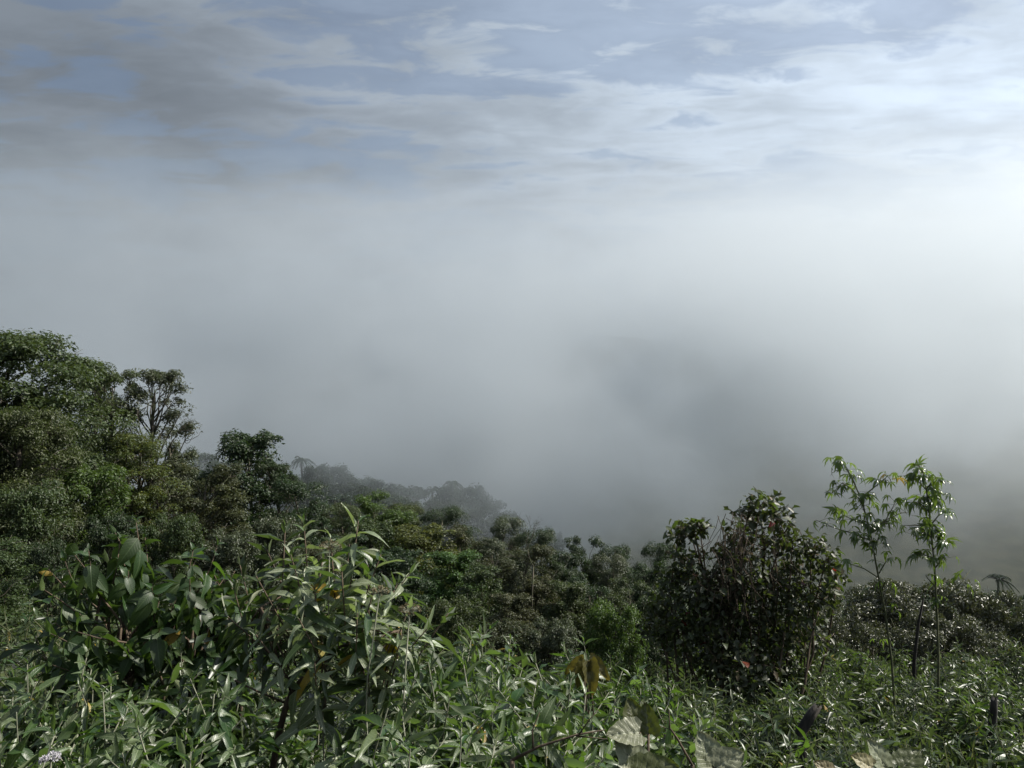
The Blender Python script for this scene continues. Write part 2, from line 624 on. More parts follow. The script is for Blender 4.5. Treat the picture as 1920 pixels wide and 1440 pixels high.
# --- left: the tall near trees
tree('giant', -10, 612, 22, 205, 'olive', 'tallest moss-hung tree with a broad olive crown at the slope edge', rz=2.1, name='mossy_tree')
tree('giant', 30, 760, 19, 120, 'olive', 'leaning olive tree pressed against the trunk of the tallest mossy tree', rz=4.6, name='mossy_tree')
tree('tall', 208, 678, 30, 78, 'olive', 'tall slender tree with a dense narrow crown beside an open twiggy one', name='slender_tree', rz=0.7)
tree('open', 285, 690, 31, 76, 'grey', 'slender open tree with visible branches and see-through crown', name='slender_tree', rz=2.6)
tree('open', 175, 712, 33, 46, 'dark', 'thin dark tree squeezed between the mossy giant and the slender trees', name='slender_tree')
tree('bush', 150, 866, 20, 95, 'green', 'bright green rounded tree below the tallest mossy tree', name='leafy_tree')
tree('tall', 262, 812, 25, 78, 'yellow', 'yellow-tipped green tree below the slender open trees', name='leafy_tree', rz=1.2)
tree('round', 385, 866, 27, 88, 'brown', 'golden-brown leaved tree on the upper forest slope', name='leafy_tree')
tree('draped', 465, 806, 38, 82, 'dark', 'dark green tree with a full domed crown standing out against the mist', name='domed_tree', rz=1.0)
tree('open', 520, 866, 38, 50, 'dark', 'thin dark tree at the right foot of the domed dark green tree', name='leafy_tree')
tree('round', 345, 838, 40, 45, 'dark', 'small dark tree behind the golden-brown tree', name='leafy_tree')
tree('gnarled', 545, 884, 36, 72, 'dark', 'dark gnarled tree below the domed tree, glossy leaves', name='gnarled_tree')
tree('bush', 40, 900, 15, 95, 'olive', 'olive bushy tree at the slope edge in front of the mossy giant', name='leafy_tree')
tree('bush', -30, 1010, 11.5, 95, 'olive', 'low olive bushy tree at the foot of the slope-edge trees', name='leafy_tree')
tree('bush', 210, 960, 19, 62, 'dark', 'small dark bushy tree under the bright green rounded tree', name='leafy_tree')
tree('bush', 325, 960, 20, 60, 'olive', 'small olive bushy tree under the golden-brown tree', name='leafy_tree')
tree('bush', 425, 992, 22, 66, 'grey', 'low grey-green bushy tree in front of the dark gnarled tree', name='leafy_tree')
tree('bush', 520, 962, 25, 56, 'grey', 'silvery bushy tree to the right of the low grey-green one', name='leafy_tree')
tree('bush', 100, 1010, 14, 55, 'dark', 'shaded bushy tree behind the drooping dark-leaved shrub', name='leafy_tree')
tree('giant', -210, 640, 24, 170, 'olive', 'outermost broad olive tree uphill of the tallest mossy tree', rz=0.4, name='mossy_tree')
tree('round', -140, 800, 18, 120, 'dark', 'dark rounded tree uphill of the leaning olive tree', name='leafy_tree')
tree('round', -360, 700, 25, 160, 'dark', 'dark tree closing the forest edge uphill', name='leafy_tree')
# --- middle rows of the forest
for (kind, px, py, y, hw, mat) in [
        ('dome', 640, 944, 47, 66, 'olive'), ('round', 705, 922, 50, 78, 'green'), ('dome', 765, 942, 52, 60, 'olive'),
        ('dome', 830, 950, 52, 72, 'dark'), ('gnarled', 590, 950, 38, 60, 'dark'), ('draped', 700, 975, 40, 62, 'olive'),
        ('draped', 790, 985, 40, 78, 'yellow'), ('round', 865, 985, 44, 60, 'brown'), ('draped', 850, 1030, 33, 66, 'green'),
        ('dome', 945, 968, 50, 56, 'grey'), ('dome', 1005, 990, 47, 62, 'dark'), ('gnarled', 985, 1020, 40, 66, 'brown'),
        ('round', 920, 1010, 42, 54, 'grey'), ('round', 1098, 1004, 46, 40, 'dark'), ('dome', 1150, 1020, 46, 46, 'dark'),
        ('dome', 1232, 1014, 54, 36, 'dark'), ('round', 1052, 1035, 42, 46, 'dark'), ('dome', 1150, 1040, 38, 56, 'grey'),
        ('draped', 1010, 1080, 31, 50, 'brown'), ('draped', 1065, 1088, 30, 38, 'olive'), ('gnarled', 1110, 1075, 33, 46, 'dark'),
        ('round', 1215, 1050, 36, 50, 'dark'), ('draped', 900, 1060, 30, 52, 'olive'), ('draped', 745, 1030, 30, 62, 'dark'),
        ('round', 650, 1000, 30, 60, 'dark'), ('gnarled', 590, 1010, 28, 56, 'brown'), ('draped', 960, 1110, 26, 50, 'brown'),
        ('bush', 1035, 1160, 20, 58, 'grey'), ('bush', 950, 1165, 20, 60, 'brown'), ('bush', 860, 1120, 20, 62, 'olive'),
        ('bush', 1240, 1110, 24, 60, 'dark'), ('round', 1290, 1060, 34, 60, 'dark'), ('bush', 700, 1080, 20, 70, 'dark'),
        ('bush', 580, 1060, 20, 60, 'dark'), ('round', 1180, 1085, 30, 44, 'olive'), ('round', 1340, 1085, 34, 50, 'dark')]:
    what = {'dome': 'domed', 'round': 'rounded', 'gnarled': 'crooked', 'draped': 'vine-draped', 'bush': 'low bushy'}[kind]
    colr = {'olive': 'olive green', 'green': 'fresh green', 'dark': 'dark green', 'yellow': 'yellow-green', 'brown': 'brownish green', 'grey': 'grey-green'}[mat]
    row = 'at the mist edge' if y >= 44 else ('in the middle rows' if y >= 28 else 'just behind the scrub')
    near_ = 'behind the tallest silvery shrub' if px < 760 else ('downhill of the tallest silvery shrub' if px < 960 else ('in the dip of the forest' if px < 1130 else 'next to the vine-covered bush'))
    lab = '%s %s tree %s, %s' % (what, colr, row, near_)
    tree(kind, px, py, y, hw, mat, lab, group='forest: ' + lab)
tree('bush', 1150, 1122, 15.5, 66, 'green', 'dark glossy green bushy tree to the left of the tall vine-covered bush', name='leafy_tree')
# --- faded trees on the spur, in the mist
frng = random.Random(3)
faded = [(612, 868, 78, 56), (640, 888, 80, 54), (695, 893, 84, 62), (660, 905, 74, 56), (745, 925, 72, 56), (770, 910, 94, 62), (865, 906, 94, 70),
         (908, 932, 96, 56), (942, 957, 98, 52), (815, 940, 86, 52), (555, 888, 84, 56), (375, 848, 92, 44), (420, 860, 90, 50), (700, 925, 90, 60),
         (985, 985, 100, 54), (1040, 1000, 106, 50), (585, 892, 76, 50), (725, 912, 86, 54), (835, 930, 82, 52), (880, 950, 80, 50), (790, 950, 74, 54), (640, 925, 70, 54)]
for i, (px, py, y, hw) in enumerate(faded):
    kind = 'far' if i % 2 else 'bush'
    lab = 'palest tree on the far spur, almost lost in the mist' if y > 87 else 'greyed tree on the spur, half faded by the mist'
    tree(kind, px, py, y, hw, 'dark', lab, group=FF + (', palest' if y > 87 else ''), name='misty_tree')
# --- right: flat-crowned sheen trees below the saplings
for i, (px, py, y, hw, lab) in enumerate([
        (1715, 1082, 20, 150, 'flat-crowned bronze-leaved tree directly behind the twin saplings'),
        (1600, 1100, 22, 110, 'flat-crowned bronze-leaved tree between the vine-covered bush and the saplings'),
        (1850, 1112, 19, 105, 'flat-crowned bronze-leaved tree on the downhill side of the twin saplings'),
        (1800, 1160, 16, 120, 'low bronze-leaved tree spreading over the silvery weeds below the saplings'),
        (1960, 1168, 17, 110, 'bronze-leaved tree farthest down the slope from the saplings'),
        (1500, 1130, 20, 90, 'bronze-leaved tree half hidden behind the tall vine-covered bush'),
        (1640, 1165, 16.5, 100, 'low bronze-leaved tree at the uphill side of the sapling stems')]):
    tree('umbrella', px, py, y, hw, 'bronze', lab, name='flat_crowned_tree', group='bronze-leaved flat-crowned trees')


def distant_forest():
    """the wooded sides of the valley, far below the mist"""
    rng = np.random.default_rng(61)
    Ps, Ns, Ts, Ls = [], [], [], []
    n = 2600
    y = rng.uniform(70, 330, n)
    x = rng.uniform(-0.25, 0.85, n) * y + rng.normal(0, 8, n)
    ok = (height(x, y) < -24) | (y > 120)
    for xx, yy in zip(x[ok], y[ok]):
        k = 64
        r = rng.uniform(1.8, 3.6)
        d = rand_dirs(rng, k)
        d[:, 2] = np.abs(d[:, 2])
        c = np.array([xx, yy, hz(xx, yy) + rng.uniform(2.0, 5.0)])
        Ps.append(c + d * r * np.array([1, 1, 0.9]) * rng.uniform(0.75, 1.05, (k, 1)))
        Nn = nrm(d + rng.normal(0, 0.4, (k, 3)))
        Ns.append(Nn)
        Ts.append(np.cross(Nn, rng.normal(0, 1, (k, 3))))
        Ls.append(rng.uniform(0.6, 1.2, k) * r * 0.42)
    P, Nn, T, L = (np.concatenate(v) for v in (Ps, Ns, Ts, Ls))
    o = link(bpy.data.objects.new('distant_forest', leaf_cards('distant_forest', P, T, Nn, L, L * 0.8, rng.random(len(P)), CM['dark'])))
    tag(o, 'distant dark forest covering the valley sides below the mist', 'forest', kind='stuff')


distant_forest()


# ------------------------------------------------------------------ single leaves (meshes shared by all leaf objects)
def blade(name, mat, L=1.0, W=0.28, droop=0.25, fold=0.18, twist=0.0, wave=0.02, shape='lance', rows=6):
    """one leaf along +Y, face up +Z, unit length: two half blades folded along the midrib, curving down to the tip"""
    V, uv, Fs = [], [], []
    ys = np.linspace(0, 1, rows + 1)
    for i, v in enumerate(ys):
        if shape == 'lance':
            w = (math.sin(math.pi * v ** 0.80) ** 0.85) * (1 - 0.25 * v)
        elif shape == 'ovate':
            w = math.sin(math.pi * v ** 0.62) ** 0.8
        else:
            w = math.sin(math.pi * min(1, v ** 0.5 * 0.98 + 0.02)) ** 0.6
        if v == 0 or i == rows:
            w = 0.03
        w *= W * 0.5
        z = -droop * v * v
        yy = v * (1 - 0.35 * droop * v)
        a = twist * v
        wz = wave * math.sin(v * 9.0)
        for s in (-1, 0, 1):
            x = s * w
            zz_ = z + abs(s) * (w * fold * 2 + wz * s)
            V.append((x * math.cos(a), yy, zz_ + x * math.sin(a)))
            uv.append((0.5 + 0.5 * s * w / (W * 0.5), v))
    for i in range(rows):
        b = i * 3
        Fs.append((b, b + 1, b + 4, b + 3))
        Fs.append((b + 1, b + 2, b + 5, b + 4))
    return mesh_py(name, V, Fs, mat, uv=np.array(uv))


def lobed(name, mat, lobes=5, droop=0.5, spread=75, W=0.24):
    """palmate leaf: pointed lobes fanning from the stalk"""
    V, Fs, uv = [(0, 0, 0)], [], [(0.5, 0)]
    for i in range(lobes):
        u = -1 + 2 * i / (lobes - 1)
        a = math.radians(spread * u)
        ln = 1.0 - 0.42 * abs(u)
        d = np.array([math.sin(a), math.cos(a), 0])
        s = np.array([math.cos(a), -math.sin(a), 0])
        b = len(V)
        w = W * ln
        for q, ww in ((0.42, 1.0), (0.72, 0.6)):
            z = -droop * (q * ln) ** 2
            for sg in (-1, 0, 1):
                p = d * q * ln + s * sg * w * ww * 0.5
                V.append((p[0], p[1], z + abs(sg) * 0.05))
                uv.append((0.5 + sg * 0.4, q))
        p = d * ln
        V.append((p[0], p[1], -droop * ln * ln * 1.15))
        uv.append((0.5, 1))
        Fs += [(0, b + 1, b), (0, b + 2, b + 1), (b, b + 1, b + 4, b + 3), (b + 1, b + 2, b + 5, b + 4), (b + 3, b + 4, b + 6), (b + 4, b + 5, b + 6)]
    return mesh_py(name, V, Fs, mat, uv=np.array(uv))


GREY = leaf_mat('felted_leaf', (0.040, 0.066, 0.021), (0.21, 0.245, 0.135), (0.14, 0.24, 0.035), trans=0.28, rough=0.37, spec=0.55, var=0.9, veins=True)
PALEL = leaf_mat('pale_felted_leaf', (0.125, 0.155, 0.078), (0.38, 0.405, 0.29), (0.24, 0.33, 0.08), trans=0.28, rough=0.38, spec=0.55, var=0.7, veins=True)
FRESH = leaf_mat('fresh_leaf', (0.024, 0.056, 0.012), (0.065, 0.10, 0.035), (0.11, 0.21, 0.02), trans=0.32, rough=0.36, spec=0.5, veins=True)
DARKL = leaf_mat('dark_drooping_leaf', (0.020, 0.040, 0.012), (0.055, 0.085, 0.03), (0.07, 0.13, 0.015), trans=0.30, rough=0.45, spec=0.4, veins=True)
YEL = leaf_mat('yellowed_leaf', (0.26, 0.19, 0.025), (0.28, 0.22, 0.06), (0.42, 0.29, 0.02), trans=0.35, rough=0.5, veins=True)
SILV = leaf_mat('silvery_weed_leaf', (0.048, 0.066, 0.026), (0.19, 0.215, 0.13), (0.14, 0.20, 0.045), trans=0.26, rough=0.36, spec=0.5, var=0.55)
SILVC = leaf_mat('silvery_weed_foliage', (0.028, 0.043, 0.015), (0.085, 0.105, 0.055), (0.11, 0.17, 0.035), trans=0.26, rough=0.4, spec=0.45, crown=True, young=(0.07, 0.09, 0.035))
GREYC = leaf_mat('felted_foliage', (0.024, 0.042, 0.013), (0.08, 0.105, 0.05), (0.11, 0.18, 0.03), trans=0.26, rough=0.42, crown=True, young=(0.045, 0.066, 0.022))  # felted leaf again, darkened in colour to paint shade into the inner mass
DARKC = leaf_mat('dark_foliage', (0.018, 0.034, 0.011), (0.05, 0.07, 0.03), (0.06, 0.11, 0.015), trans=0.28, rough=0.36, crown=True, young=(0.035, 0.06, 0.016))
BUSHL = leaf_mat('vine_bush_leaf', (0.030, 0.042, 0.014), (0.07, 0.085, 0.035), (0.10, 0.16, 0.02), trans=0.32, rough=0.45, spec=0.4, veins=True)
REDL = leaf_mat('red_leaf', (0.16, 0.016, 0.012), (0.15, 0.025, 0.02), (0.26, 0.02, 0.012), trans=0.4, rough=0.45)
SAPL = leaf_mat('sapling_leaf', (0.032, 0.058, 0.014), (0.08, 0.115, 0.035), (0.16, 0.25, 0.03), trans=0.40, rough=0.27, spec=0.65)
DRYV = bark_mat('dry_vine', (0.028, 0.019, 0.012), (0.075, 0.050, 0.030), 14)
STEM = bark_mat('brown_stem', (0.045, 0.030, 0.018), (0.11, 0.078, 0.050), 30)
PALE = bark_mat('pale_stem', (0.12, 0.125, 0.085), (0.22, 0.22, 0.16), 30)
GREENST = bark_mat('green_stem', (0.05, 0.06, 0.025), (0.10, 0.10, 0.05), 30)
CHAR = bark_mat('charred_wood', (0.010, 0.009, 0.008), (0.034, 0.028, 0.023), 26)


def variants(base, mat, specs):
    return [blade('%s_%d' % (base, i), mat, **s) for i, s in enumerate(specs)]


LANCE = [dict(W=0.24, droop=0.08, fold=0.25), dict(W=0.27, droop=0.25, fold=0.18, twist=0.5), dict(W=0.31, droop=0.42, fold=0.12, wave=0.045),
         dict(W=0.20, droop=0.20, fold=0.55, twist=-0.5), dict(W=0.28, droop=0.65, fold=0.25, twist=0.3), dict(W=0.25, droop=-0.12, fold=0.4, wave=0.03),
         dict(W=0.22, droop=0.35, fold=0.6, twist=0.8, wave=0.05)]
OVATE = [dict(W=0.44, droop=0.30, fold=0.16, shape='ovate'), dict(W=0.48, droop=0.5, fold=0.12, shape='ovate', wave=0.03),
         dict(W=0.42, droop=0.2, fold=0.25, shape='ovate', twist=0.2)]
ROUND = [dict(W=0.72, droop=0.2, fold=0.12, shape='round'), dict(W=0.66, droop=0.35, fold=0.2, shape='round', wave=0.03),
         dict(W=0.6, droop=0.1, fold=0.3, shape='round')]
LV = {
    'pale': variants('pale_felted_leaf', PALEL, [dict(q, W=q['W'] * 0.9) for q in LANCE]),
    'grey': variants('felted_leaf', GREY, LANCE), 'grey_fresh': variants('fresh_leaf', FRESH, LANCE), 'yellow': variants('yellow_leaf', YEL, LANCE[:3]),
    'dark': variants('dark_leaf', DARKL, OVATE), 'dark_fresh': variants('fresh_ovate', FRESH, OVATE),
    'silver': [blade('silver_leaf_%d' % i, SILV, rows=4, **dict(s, W=s['W'] * 0.72)) for i, s in enumerate(LANCE)],
    'bush': [blade('bush_leaf_%d' % i, BUSHL, rows=4, **s) for i, s in enumerate(ROUND)],
    'red': [blade('red_leaf_%d' % i, REDL, rows=4, **s) for i, s in enumerate(ROUND)],
    'palm5': [lobed('lobed_leaf_0', SAPL), lobed('lobed_leaf_1', SAPL, 5, 0.8, 60, 0.26), lobed('lobed_leaf_2', SAPL, 3, 0.6, 50, 0.34)],
    'palm_yellow': [lobed('lobed_yellow', YEL, 5, 0.4)],
}


def leaf_matrix(P, T, Nn, s):
    T = nrm(T)
    S = nrm(np.cross(T, Nn))
    Nn = np.cross(S, T)
    return Matrix(((S[0] * s, T[0] * s, Nn[0] * s, P[0]), (S[1] * s, T[1] * s, Nn[1] * s, P[1]), (S[2] * s, T[2] * s, Nn[2] * s, P[2]), (0, 0, 0, 1)))


def put_leaf(root, me, P, T, Nn, s, name='leaf'):
    o = bpy.data.objects.new(name, me)
    col.objects.link(o)
    o.parent = root
    o.matrix_basis = leaf_matrix(P, T, Nn, s)
    return o


def shoot_leaves(rng, tip, d, length, pairs, leaf, droop_k=1.0):
    """opposite pairs of leaves up a shoot: small and upright at the tip, long and spreading lower down"""
    d = nrm(d)
    ref = np.array([1.0, 0, 0]) if abs(d[0]) < 0.7 else np.array([0, 1.0, 0])
    u = nrm(np.cross(d, ref))
    v = np.cross(d, u)
    ph = rng.random() * 6.28
    out = []
    for i in range(pairs):
        f = i / max(1, pairs - 1)                     # 0 tip .. 1 lowest
        P = tip - d * length * f ** 1.15
        a = ph + i * (math.pi / 2) + rng.normal(0, 0.25)
        for sgn in (0, math.pi):
            r = math.cos(a + sgn) * u + math.sin(a + sgn) * v
            open_ = 0.45 + 1.25 * min(1, f * 2.0) + rng.normal(0, 0.24)      # angle from the stem, radians
            T = d * math.cos(open_) + r * math.sin(open_)
            T = T + np.array([0, 0, -1.0]) * droop_k * (0.05 + 0.45 * f) * rng.random()
            Nn = d * math.sin(open_) - r * math.cos(open_) + rng.normal(0, 0.28, 3)
            s = leaf * (0.42 + 0.62 * min(1, f * 2.0 + 0.05)) * rng.uniform(0.6, 1.2)
            if f == 0:
                s *= 0.8
            if rng.random() < 0.93:
                out.append((P, T, Nn, s, f))
    return out


def shrub(name, label, cat, group, top, ground_xy, R, nshoot, leaf, kinds, stem_mat, fol_mat, seed, pairs=8, shoot_len=0.34, depth=0.9,
          stems=4, budget=300, fill=500, fresh=0.12, yellow=0.01, droop=1.0, leaves_up=0.58, flowers=0, shape=0.75):
    """a leafy shrub: base on the ground, woody stems forking to many shoots spread over a dome"""
    rng = np.random.default_rng(seed)
    bx, by = ground_xy
    bz = hz(bx, by)
    root = empty(name, (bx, by, bz))
    tag(root, label, cat, group)
    Ht = top - bz
    top_off = np.array([0.0, 0, Ht])
    tb = Tubes(5)
    forks = []
    r0 = 0.008 + 0.006 * Ht
    for s in range(stems):
        a = 2 * math.pi * (s + rng.random() * 0.6) / stems
        b = np.array([math.cos(a) * 0.05, math.sin(a) * 0.05, -0.12])
        e = np.array([math.cos(a) * R * 0.42, math.sin(a) * R * 0.42, max(0.25 * Ht, Ht - depth * 0.85) * rng.uniform(0.85, 1.0)])
        P = bend(b, e, rng, 0.06, 6)
        tb.add(P, np.linspace(r0, r0 * 0.6, 6))
        forks.append((P[-1], P[3]))
    L = []
    for i in range(nshoot):
        a = rng.random() * 2 * math.pi
        rr = math.sqrt(rng.random())
        z = Ht - depth * (1 - math.sqrt(max(0, 1 - rr * rr))) * shape - rng.random() ** 2 * depth * 0.55 - (0 if i < 2 else rng.random() * 0.12 * depth)
        if i == 0:
            rr, z = 0.05, Ht
        tip = np.array([math.cos(a) * R * rr, math.sin(a) * R * rr, max(z, 0.15)])
        d = nrm(np.array([math.cos(a) * rr * 0.9, math.sin(a) * rr * 0.9, leaves_up]) + rng.normal(0, 0.18, 3))
        fk = min(forks, key=lambda q: np.linalg.norm(q[0][:2] - tip[:2]) + rng.random() * 0.3 * R)
        low = tip - d * shoot_len
        st = fk[0] if rng.random() < 0.7 else fk[1]
        P = np.vstack([bend(st, low, rng, 0.07, 4), [(low + tip) / 2 + rng.normal(0, 0.01, 3)], [tip]])
        tb.add(P, np.linspace(r0 * 0.5, 0.0022, 6))
        L += shoot_leaves(rng, tip, d, shoot_len, pairs, leaf, droop)
    link(bpy.data.objects.new('stem', tb.mesh(name + '_stem', stem_mat)), root)
    # the leaves that show largest (nearest the viewer and the sky) are single leaves, the rest one mass
    vd = nrm(-np.array([bx, by, bz]))
    key = [float(np.dot(l[0], vd)) + 0.8 * l[0][2] + rng.random() * 0.25 for l in L]
    order = np.argsort(key)[::-1]
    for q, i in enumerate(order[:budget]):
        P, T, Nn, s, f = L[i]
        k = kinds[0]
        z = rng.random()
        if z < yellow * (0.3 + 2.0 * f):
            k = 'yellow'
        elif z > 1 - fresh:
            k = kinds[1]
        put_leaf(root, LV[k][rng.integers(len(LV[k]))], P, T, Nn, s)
    rest = [L[i] for i in order[budget:]]
    Pn, Tn, Nn_, Sn = [], [], [], []
    for l in rest:
        Pn.append(l[0]); Tn.append(l[1]); Nn_.append(l[2]); Sn.append(l[3])
    for i in range(fill):                                   # inner and lower leaves along the stems
        a = rng.random() * 6.28
        rr = math.sqrt(rng.random()) * 0.95
        zt = Ht - depth * (1 - math.sqrt(max(0, 1 - rr * rr))) * shape - 0.34 * depth
        Pn.append(np.array([math.cos(a) * R * rr, math.sin(a) * R * rr, max(0.05, zt - rng.random() ** 0.8 * depth * 1.1)]))
        t = rng.normal(0, 1, 3)
        t[2] = -0.25 + 0.3 * t[2]
        Tn.append(t); Nn_.append(rng.normal(0, 0.5, 3) + UP); Sn.append(leaf * rng.uniform(0.6, 1.1))
    if Pn:
        S = np.array(Sn)
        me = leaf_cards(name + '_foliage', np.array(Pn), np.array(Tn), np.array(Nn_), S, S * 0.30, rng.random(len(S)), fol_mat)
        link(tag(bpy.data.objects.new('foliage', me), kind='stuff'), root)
    return root


def place(px, py, y):
    p = at(px, py, y)
    return p.z, (p.x, p.y)


# --- the big silvery shrub with the brown forked stem, in front
def grey_shrub(px, py, y, R, label, seed, nshoot=24, leaf=0.17, group='silvery felt-leaved shrubs of the thicket in front', **kw):
    t, xy = place(px, py, y)
    return shrub('felt_leaved_shrub', label, 'shrub', group, t, xy, R, nshoot, leaf, ('grey', 'grey_fresh'), PALE, GREYC, seed, **kw)


def big_shrub():
    """the tall one: a brown trunk that forks twice"""
    rng = np.random.default_rng(77)
    y = 3.9
    b = at(515, 1500, y)
    bz = hz(b.x, b.y)
    root = empty('felt_leaved_shrub', (b.x, b.y, bz))
    tag(root, 'tallest silvery shrub with a brown forked stem and upright pale leaves', 'shrub', 'silvery felt-leaved shrubs of the thicket in front')
    O = np.array([b.x, b.y, bz])

    def q(px, py, dy=0.0):
        return np.array(at(px, py, y + dy)) - O
    tb = Tubes(7)
    trunk = np.array([[0, 0, -0.12], [0.02, 0, 0.5], q(512, 1440), q(522, 1380), q(535, 1330), q(550, 1292)])
    tb.add(trunk, [0.024, 0.021, 0.018, 0.017, 0.016, 0.015])
    tb.add(np.array([q(550, 1292), q(572, 1268), q(598, 1240), q(606, 1232)]), [0.014, 0.013, 0.012, 0.011])
    tb.add(np.array([q(606, 1236), q(640, 1212), q(680, 1202), q(720, 1200), q(745, 1190, -0.05), q(752, 1182, -0.05)]), [0.009, 0.008, 0.007, 0.006, 0.005, 0.004])
    tb.add(np.array([q(592, 1246), q(572, 1180), q(566, 1150)]), [0.007, 0.006, 0.005])
    tb.add(np.array([q(588, 1248), q(592, 1200), q(594, 1160)]), [0.007, 0.006, 0.005])
    tb.add(np.array([q(545, 1296), q(540, 1280), q(518, 1225), q(495, 1155), q(488, 1140)]), [0.007, 0.007, 0.006, 0.005, 0.004])
    tb.add(np.array([q(535, 1318), q(480, 1295), q(440, 1275)]), [0.006, 0.005, 0.004])
    tips = [(570, 985, 0.1), (672, 975, 0.0), (620, 1010, 0.12), (714, 1040, -0.1), (545, 1040, -0.15), (768, 1075, 0.05), (640, 1060, -0.2),
            (480, 1080, -0.1), (590, 1100, -0.25), (700, 1110, -0.25), (770, 1130, -0.1), (840, 1150, 0.1), (505, 1130, 0.15), (440, 1110, 0.2),
            (655, 1020, 0.25), (605, 1050, 0.3), (535, 990, 0.35), (745, 1095, 0.3), (420, 1150, 0.0), (560, 1160, -0.3), (670, 1150, -0.3),
            (800, 1180, -0.2), (730, 1170, 0.2), (480, 1190, -0.25), (610, 1190, 0.1), (640, 1110, 0.35), (540, 1100, 0.35), (690, 1060, 0.2),
            (755, 1190, -0.3), (450, 1060, 0.4), (500, 1030, 0.45), (590, 1240, -0.35), (690, 1250, -0.3)]
    L = []
    anchors = [q(594, 1160), q(566, 1150), q(488, 1140), q(680, 1202), q(606, 1232), q(752, 1182, -0.05)]
    for px, py, dy in tips:
        tip = q(px, py, dy)
        a = min(anchors, key=lambda v: np.linalg.norm(v - tip))
        d = nrm(np.array([(px - 620) / 260.0, dy * 1.2, 1.15]) + rng.normal(0, 0.15, 3))
        low = tip - d * 0.36
        tb.add(np.vstack([bend(a, low, rng, 0.06, 4), [(low + tip) / 2], [tip]]), np.linspace(0.0055, 0.003, 6))
        L += shoot_leaves(rng, tip, d, 0.36, 9, 0.215)
    link(bpy.data.objects.new('stem', tb.mesh('big_stem', STEM)), root)
    order = np.argsort([-l[0][2] * 0.6 + l[0][1] for l in L])
    for i in order[:300]:
        P, T, Nn, s, f = L[i]
        z = rng.random()
        k = 'yellow' if (f > 0.7 and z < 0.05) else ('grey_fresh' if z > 0.86 else 'pale' if z > 0.25 else 'grey')
        put_leaf(root, LV[k][rng.integers(len(LV[k]))], P, T, Nn, s)
    rest = [L[i] for i in order[300:]]
    S = np.array([l[3] for l in rest])
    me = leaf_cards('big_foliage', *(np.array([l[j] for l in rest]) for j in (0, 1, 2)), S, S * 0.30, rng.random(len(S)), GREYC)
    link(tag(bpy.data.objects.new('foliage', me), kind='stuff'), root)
    # one big browning leaf on the side branch
    lf = put_leaf(root, LV['yellow'][1], q(752, 1185, -0.06), np.array([-0.55, -0.2, -0.85]), np.array([-0.6, -0.7, 0.3]), 0.24)
    lf.scale = (lf.scale[0] * 1.4, lf.scale[1], lf.scale[2])
    return root


big_shrub()
near = [
    (40, 1245, 3.5, 0.62, 'silvery shrub with pale upright leaf tips below the drooping dark-leaved shrub'),
    (150, 1235, 3.7, 0.55, 'silvery shrub with several white-edged leaves pointing up beside the dark-leaved shrub'),
    (330, 1215, 4.3, 0.60, 'silvery shrub under the hanging leaves of the dark-leaved shrub'),
    (365, 1270, 3.4, 0.42, 'silvery shrub crowding the uphill side of the brown forked stem'),
    (95, 1385, 2.6, 0.42, 'small silvery shrub with a lilac-white flower head'),
    (255, 1345, 2.8, 0.44, 'leafy silvery shrub low in the shade of the thicket, left of the forked stem'),
    (350, 1408, 2.5, 0.34, 'low silvery shrub at the foot of the brown forked stem'),
    (735, 1325, 2.9, 0.40, 'silvery shrub just downhill of the brown forked stem'),
    (800, 1245, 3.5, 0.45, 'silvery shrub below the browning leaf on the side branch'),
    (765, 1400, 2.4, 0.34, 'low broad-leaved silvery shrub under the thicket'),
    (860, 1230, 3.6, 0.58, 'silvery shrub beside the tallest one, its leaves arching over'),
    (905, 1180, 4.6, 0.70, 'silvery shrub with one upright white leaf against the forest'),
    (1010, 1230, 4.0, 0.62, 'silvery shrub with large pointed leaves hanging outward'),
    (1090, 1205, 5.4, 0.66, 'silvery shrub behind the orange-brown drooping leaves'),
    (860, 1370, 2.6, 0.42, 'leafy silvery shrub above a bare dark twig'),
    (1000, 1350, 3.0, 0.50, 'silvery shrub with pale stems left of the broad crumpled leaves'),
    (1110, 1290, 3.8, 0.55, 'silvery shrub holding a single hanging yellow leaf'),
    (630, 1405, 2.9, 0.26, 'small low silvery shrub on the downhill side of the forked stem'),
    (1210, 1265, 5.2, 0.62, 'silvery shrub at the shaded foot of the vine-covered bush'),
    (1260, 1345, 3.9, 0.56, 'silvery shrub between the two pairs of broad crumpled leaves'),
    (200, 1300, 3.2, 0.50, 'silvery shrub in the middle of the shaded thicket, uphill of the forked stem'),
    (20, 1340, 2.9, 0.45, 'silvery shrub at the uphill end of the thicket'),
    (850, 1305, 3.0, 0.46, 'silvery shrub under the arching leaves next to the tallest shrub'),
    (940, 1290, 3.4, 0.5, 'silvery shrub in the middle of the thicket with a bare fork'),
    (540, 1310, 4.4, 0.6, 'silvery shrub behind the brown forked stem'),
]
for i, (px, py, y, R, lab) in enumerate(near):
    grey_shrub(px, py, y, R, lab, 100 + i, nshoot=int(26 + R * 30), leaf=(0.145, 0.175, 0.16, 0.19)[i % 4] * (1.0 if y > 2.7 else 0.82), budget=290, fill=420,
               yellow=0.006, fresh=(0.42, 0.22, 0.32)[i % 3], depth=0.8)

